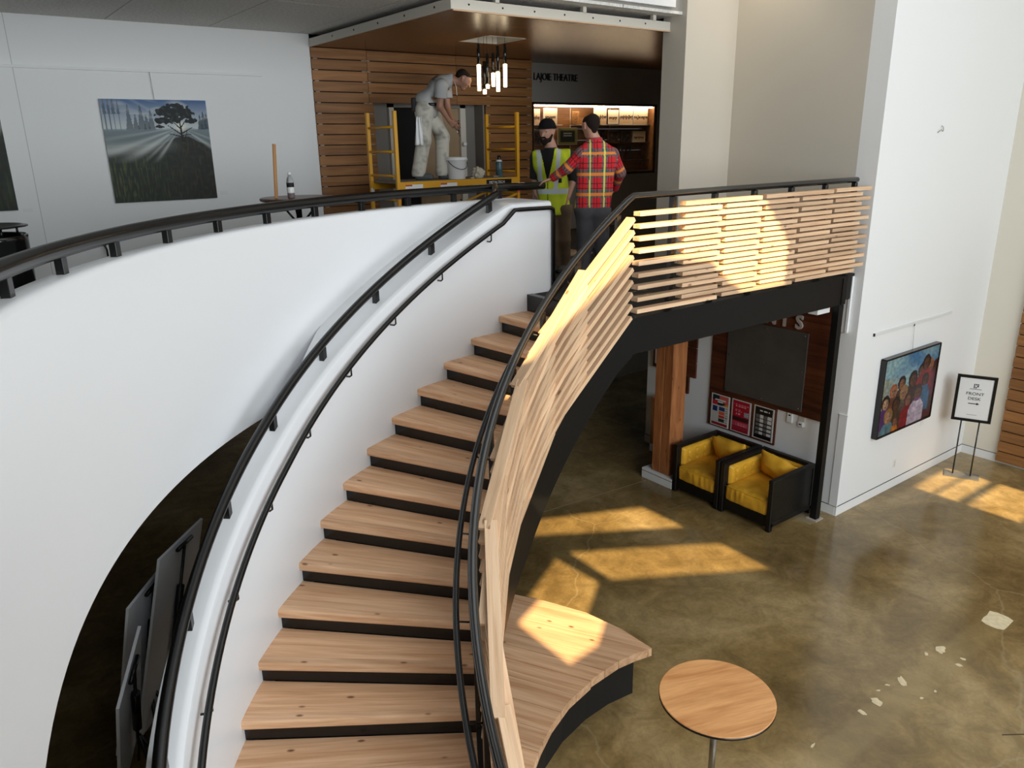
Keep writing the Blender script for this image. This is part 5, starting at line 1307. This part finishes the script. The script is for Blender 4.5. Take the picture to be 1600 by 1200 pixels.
# --- man in the safety vest and dark cap
D = 9.5
vm = empty('person', J(868, 424, D)); vm.location.z = L; tag(vm, 'bearded person in a yellow safety vest and dark flat-brimmed cap', 'person', 'men talking on the landing')
nk, ch_, ws, hp = J(861, 231, D), J(861, 256, D-.02), J(864, 296, D), J(867, 322, D)
sl, sR_ = J(838, 246, D+.03), J(889, 244, D+.02)
el, wl = J(836, 279, D+.08), J(838, 304, D+.06); er, wr_ = J(897, 277, D+.06), J(887, 309, D-.04)
hl, hr_ = J(859, 328, D), J(879, 328, D); kl, kr = J(862, 375, D-.03), J(880, 375, D); fl_, fr_ = Vector((*J(866, 424, D)[:2], L)), Vector((*J(882, 423, D+.05)[:2], L))
hc = J(855, 207, D-.02); fdir = (-CAMF*.82-CAMR*.50+Vector((0, 0, -.05)))
H_, hf, hu, hrr = head_prims(hc, fdir, (0, 0, 1), 1.08)
flat_t = (tuple(CAMF), .70); fwd = (-CAMF*.9-CAMR*.35).normalized()
torso = [cap(sl+Vector((0, 0, -.02)), sR_+Vector((0, 0, -.02)), .065, .065), cap(ch_-CAMR*.07, ch_+CAMR*.07, .125, .125, flat_t), cap(ch_, ws, .155, .158, flat_t), cap(ws, hp, .158, .155, flat_t), cap(nk, ch_, .065, .10)]
arms = [cap(sl, el, .058, .045), cap(el, wl, .045, .031), cap(sR_, er, .058, .045), cap(er, wr_, .045, .031)]
legs = [cap(hl, kl, .092, .064), cap(kl, fl_+Vector((0, 0, .09)), .062, .042), cap(hr_, kr, .092, .064), cap(kr, fr_+Vector((0, 0, .09)), .062, .042)]
feet = [cap(fl_+Vector((0, 0, .05)), fl_+fwd*.17+Vector((0, 0, .036)), .046, .036), cap(fr_+Vector((0, 0, .05)), fr_+fwd*.17+Vector((0, 0, .036)), .046, .036)]
body = H_+[cap(hc-hu*.05-hf*.02, nk, .058, .066)]+torso+arms+legs+feet+hand_prims(wl, -CAMF*.4+CAMR*.3+Vector((0, 0, -.8)), CAMR, -1, .5)+hand_prims(wr_, -CAMF*.3-CAMR*.2+Vector((0, 0, -.9)), -CAMR, 1, .5)
sdf_mesh('body', body, .0085, .03, SKIN, vm)
face_parts(vm, hc, hf, hu, hrr, 1.08)
sdf_mesh('beard', [cap(hc+hf*.070-hu*.088+hrr*.022, hc+hf*.070-hu*.088-hrr*.022, .030, .030), cap(hc+hf*.05-hu*.085, hc+hf*.074-hu*.118, .040, .026), cap(hc+hrr*.066-hu*.03+hf*.015, hc+hrr*.048-hu*.085+hf*.04, .016, .024), cap(hc-hrr*.066-hu*.03+hf*.015, hc-hrr*.048-hu*.085+hf*.04, .016, .024),
    cap(hc+hf*.094-hu*.048+hrr*.02, hc+hf*.094-hu*.048-hrr*.02, .008, .008)], .007, .02, HAIR, vm)
CAPM = simple('black_cap', (.007, .006, .007), .9, spec=.15)
cp = sdf_mesh('cap', [cap(hc+hu*.060-hf*.02, hc+hu*.066+hf*.018, .100, .094, (tuple(hrr), .93)), cap(hc+hu*.050-hf*.02, hc+hu*.050+hf*.03, .095, .088, (tuple(hu), .5))], .008, .02, CAPM, vm, cuts=[(hc+hu*.042, tuple(-hu))])
sdf_mesh('cap_brim', [cap(hc+hu*.052+hf*.07-hrr*.055, hc+hu*.052+hf*.07+hrr*.055, .055, .055, (tuple(hu), .16)), cap(hc+hu*.052+hf*.125-hrr*.05, hc+hu*.052+hf*.125+hrr*.05, .050, .050, (tuple(hu), .16)), cap(hc+hu*.046-hf*.01-hrr*.09, hc+hu*.046-hf*.01+hrr*.09, .03, .03, (tuple(hu), .2))], .007, .02, CAPM, vm)
BLK = simple('black_cotton', (.010, .010, .011), .9)
sdf_mesh('black_shirt', [(p[0], p[1], p[2]+.008, p[3]+.008, *p[4:]) for p in torso]+[(arms[0][0], arms[0][1], .076, .066), (arms[2][0], arms[2][1], .076, .066), (arms[3][0], arms[3][0]+(arms[3][1]-arms[3][0])*.1, .05, .05)], .0095, .03, BLK, vm, cuts=[(el, (el-sl).normalized(), .12), (hp-Vector((0, 0, .05)), (0, 0, -1)), (nk+Vector((0, 0, .01)), (0, 0, 1))])
def vest_col(p, i, t, off):
    q = p-ch_; a = q.dot(CAMR); z_ = q.z; y_ = lin((192, 206, 44))
    frontal = off.dot(CAMF) < 0
    if frontal:
        vee = max(0, (z_+.22)*.22)
        if z_ > -.20 and abs(a+.045) < vee: return lin((14, 14, 15))
        for s0 in (-.145, .085):
            if abs(a-s0-(z_-.1)*.10*(1 if s0 > 0 else -.5)) < .026 and z_ > -.30: return lin((176, 184, 184))
        if abs(z_+.315) < .03: return lin((176, 186, 186))
        if abs(a+.045) < .004: return lin((70, 90, 20))
        if -.215 < z_ < -.165 and (.035 < a < .125): return lin((16, 16, 18))
        if -.215 < z_ < -.185 and (-.19 < a < -.12): return lin((22, 22, 20))
    elif abs(z_+.315) < .03: return lin((176, 186, 186))
    return mixc(y_, lin((120, 140, 20)), .25+.5*nz(p.x*14, p.z*9, 3))
vest = [cap(sl+CAMR*.01, sR_-CAMR*.02, .088, .086), cap(ch_-CAMR*.07, ch_+CAMR*.07, .146, .146, flat_t), cap(ch_, ws, .178, .182, flat_t), cap(ws, hp+Vector((0, 0, -.04)), .182, .185, flat_t), cap(nk+Vector((0, 0, -.03)), ch_, .075, .115)]
up_ = Vector((0, 0, 1))
sdf_mesh('safety_vest', vest, .0085, .03, CLOTH, vm, cuts=[(sl-CAMR*.05, tuple(-CAMR)), (sR_+CAMR*.015, tuple(CAMR)), (hp-Vector((0, 0, .10)), (0, 0, -1)), (nk+Vector((0, 0, .004)), (0, 0, 1))], colour=vest_col)
BRN = simple('brown_work_trousers', (.095, .060, .032), .9, var=.2, vscale=9)
sdf_mesh('trousers', [cap(hl+Vector((0, 0, .02)), hr_+Vector((0, 0, .02)), .12, .12), (legs[0][0], legs[0][1], .11, .086), (legs[1][0], legs[1][1], .088, .078), (legs[2][0], legs[2][1], .11, .086), (legs[3][0], legs[3][1], .088, .078)], .012, .04, BRN, vm, cuts=[(hp+Vector((0, 0, .02)), (0, 0, 1)), (fl_+Vector((0, 0, .05)), (0, 0, -1))])
sdf_mesh('boots', [(p[0], p[1], p[2]+.010, p[3]+.010) for p in feet], .010, .02, simple('grey_shoe', (.05, .045, .04), .7), vm, cuts=[(fl_+Vector((0, 0, .001)), (0, 0, -1))])

# --- painter bending on the scaffold
D = 10.72
pt = empty('person', (5.62, 9.36, PZ+.002)); tag(pt, 'person in paint-stained white trousers bending forward on the scaffold', 'person')
F0 = CAMR
fz = PZ+.002
fl_ = J(654, 274, D); fl_.z = fz; fr_ = J(691, 272, D+.16); fr_.z = fz
hl, hr_ = J(663, 172, D), J(672, 170, D+.18); kl, kr = J(662, 219, D), J(691, 214, D+.16)
hp = (hl+hr_)/2; ws = J(664, 160, D+.08); ch_ = J(684, 135, D+.08); nk = J(704, 124, D+.08)
sl, sR_ = J(690, 134, D-.10), J(696, 132, D+.26)
el, wl = J(687, 166, D-.08), J(702, 189, D+.0); er, wr_ = J(699, 168, D+.26), J(707, 190, D+.12)
hc = J(724, 125, D+.08); fdir = (F0*.88+Vector((0, 0, -.55))-CAMF*.1); hupv = (Vector((0, 0, 1))*.8+F0*.35)
H_, hf, hu, hrr = head_prims(hc, fdir, hupv, 1.0)
spine = (ch_-ws).normalized(); side = CAMF; bk_n = spine.cross(side)
ft = (tuple(bk_n.normalized()), .68)
torso = [cap(sl, sR_, .062, .062), cap(ch_-side*.07, ch_+side*.07, .118, .118, ft), cap(ch_, ws, .145, .132, ft), cap(ws, hp, .132, .14), cap(nk, ch_, .06, .10)]
arms = [cap(sl, el, .053, .041), cap(el, wl, .041, .028), cap(sR_, er, .053, .041), cap(er, wr_, .041, .028)]
legs = [cap(hl, kl, .088, .062), cap(kl, fl_+Vector((0, 0, .09)), .060, .040), cap(hr_, kr, .088, .062), cap(kr, fr_+Vector((0, 0, .09)), .060, .040)]
feet = [cap(fl_+Vector((0, 0, .05)), fl_+F0*.16+Vector((0, 0, .035)), .045, .034), cap(fr_+Vector((0, 0, .05)), fr_+F0*.16+Vector((0, 0, .035)), .045, .034)]
tool_a, tool_b = J(706, 190, D+.05), J(719, 213, D+.05)
hd = (J(711, 198, D+.05)-wl)
body = H_+[cap(hc-hu*.05-hf*.03, nk, .054, .06)]+torso+arms+legs+feet+hand_prims(wl, hd, CAMF, 1, .9)+hand_prims(wr_, F0*.5+Vector((0, 0, -.6)), -CAMF, -1, .9)
sdf_mesh('body', body, .0085, .03, SKIN2, pt)
face_parts(pt, hc, hf, hu, hrr, 1.0)
sdf_mesh('hair', [cap(hc-hf*.02+hu*.04-hf*.02, hc-hf*.02+hu*.04+hf*.035, .084, .070, (tuple(hrr), .92)), cap(hc-hf*.06-hu*.01, hc-hf*.05-hu*.04, .046, .034)], .008, .03, HAIR, pt, cuts=[(hc+hf*.055+hu*.02, tuple((hf*.9-hu*.5).normalized()))])
def tee(p, i, t, off):
    c = mixc(lin((150, 150, 150)), lin((176, 176, 174)), .5+.8*nz(p.x*5, p.z*6, 2))
    if i < 5:
        a_ = (p-ch_).dot(spine); b_ = (p-ch_).dot(bk_n.normalized())
        if abs(a_-.03) < .055 and off.dot(bk_n) < -.03 and abs((p-ch_).dot(side)) < .13 and int((p-ch_).dot(side)*60+a_*22) % 2: c = lin((28, 28, 32))
        if abs(a_-.05) < .04 and off.dot(bk_n) > .06 and int((p-ch_).dot(side)*60) % 2: c = lin((34, 34, 40))
    return c
sdf_mesh('grey_tee', [(p[0], p[1], p[2]+.014, p[3]+.014, *p[4:]) for p in torso]+[(sl, sl+(el-sl)*.62, .078, .084), (sR_, sR_+(er-sR_)*.62, .078, .084)], .009, .035, CLOTH, pt, cuts=[(sl+(el-sl)*.60, (el-sl).normalized(), .13), (sR_+(er-sR_)*.60, (er-sR_).normalized(), .13), (hp-(spine)*.02, tuple(-spine)), (nk+(hc-nk)*.18, tuple((hc-nk).normalized()), .15)], colour=tee)
def stained(p, i, t, off):
    return mixc(lin((196, 192, 180)), lin((116, 112, 104)), max(0, nz(p.x*8, p.z*7, 1)*.9+nz(p.x*22, p.z*22, 4)*.5))
sdf_mesh('painter_trousers', [cap(hl+Vector((0, 0, .0)), hr_+Vector((0, 0, .0)), .125, .125), (legs[0][0], legs[0][1], .118, .096), (legs[1][0], legs[1][1], .096, .092), (legs[2][0], legs[2][1], .116, .095), (legs[3][0], legs[3][1], .095, .090)], .0095, .04, CLOTH, pt, cuts=[(hp+spine*.085, tuple(spine)), (fl_+Vector((0, 0, .045)), (0, 0, -1))], colour=stained)
sdf_mesh('shoes', [(p[0], p[1], p[2]+.011, p[3]+.011) for p in feet], .010, .02, simple('grey_green_shoe', (.07, .085, .085), .7), pt, cuts=[(fl_+Vector((0, 0, .001)), (0, 0, -1))])
tube('belt', [hp+spine*.075+F0*.135*math.cos(a)+CAMF*.165*math.sin(a) for a in np.linspace(0, 2*PI, 20, endpoint=False)], .018, M_['black'], pt, 8, True)
o = box('phone_pouch', -.03, .03, -.02, .02, -.12, .05, M_['black_matt'], pt, .008, local=True); o.location = hl-F0*.13-CAMF*.06-pt.location+Vector((0, 0, -.02))
rag = bmesh.new(); hh0 = hl-F0*.06-CAMF*.135
bmesh.ops.create_grid(rag, x_segments=8, y_segments=16, size=1)
for v in rag.verts:
    a, b_ = v.co.x, v.co.y; wdt = .025+.035*(1-b_)/2
    q = hh0+F0*(a*wdt-.015*(1-b_)/2)+Vector((0, 0, -.08-(1-b_)*.18))-CAMF*(.012+.016*math.sin(a*6+b_*2))
    v.co = q-Vector(pt.location)
o = from_bm('hanging_rag', rag, M_['plastic_white'], pt, smooth=True); sm = o.modifiers.new('s', 'SOLIDIFY'); sm.thickness = .006
tube('hood_cord', [nk+Vector((0, 0, -.03))+F0*.05-CAMF*.05, nk+Vector((0, 0, -.10))+F0*.075-CAMF*.05, nk+Vector((0, 0, -.20))+F0*.08-CAMF*.05], .004, M_['plastic_white'], pt, 5)
kn = empty('paint_brush', tool_a); tag(kn, 'slim brush held by the bending painter', 'brush')
beam('brush_handle', tool_a, tool_a+(tool_b-tool_a)*.62, .024, .014, simple('brush_handle', (.10, .05, .03), .5), kn); beam('brush_ferrule', tool_a+(tool_b-tool_a)*.62, tool_a+(tool_b-tool_a)*.76, .034, .016, M_['steel'], kn); beam('brush_bristles', tool_a+(tool_b-tool_a)*.76, tool_b, .032, .012, simple('bristles', (.09, .06, .04), .9), kn)
# white knob beside the door leaf behind the painter
lathe('knob', [(.012, 0), (.014, .02), (.034, .035), (.036, .055), (.02, .068)], M_['plastic_white'], dr, 16, (7.10-5.60, 10.80-10.895, 4.66-L), (PI/2, 0, 0))
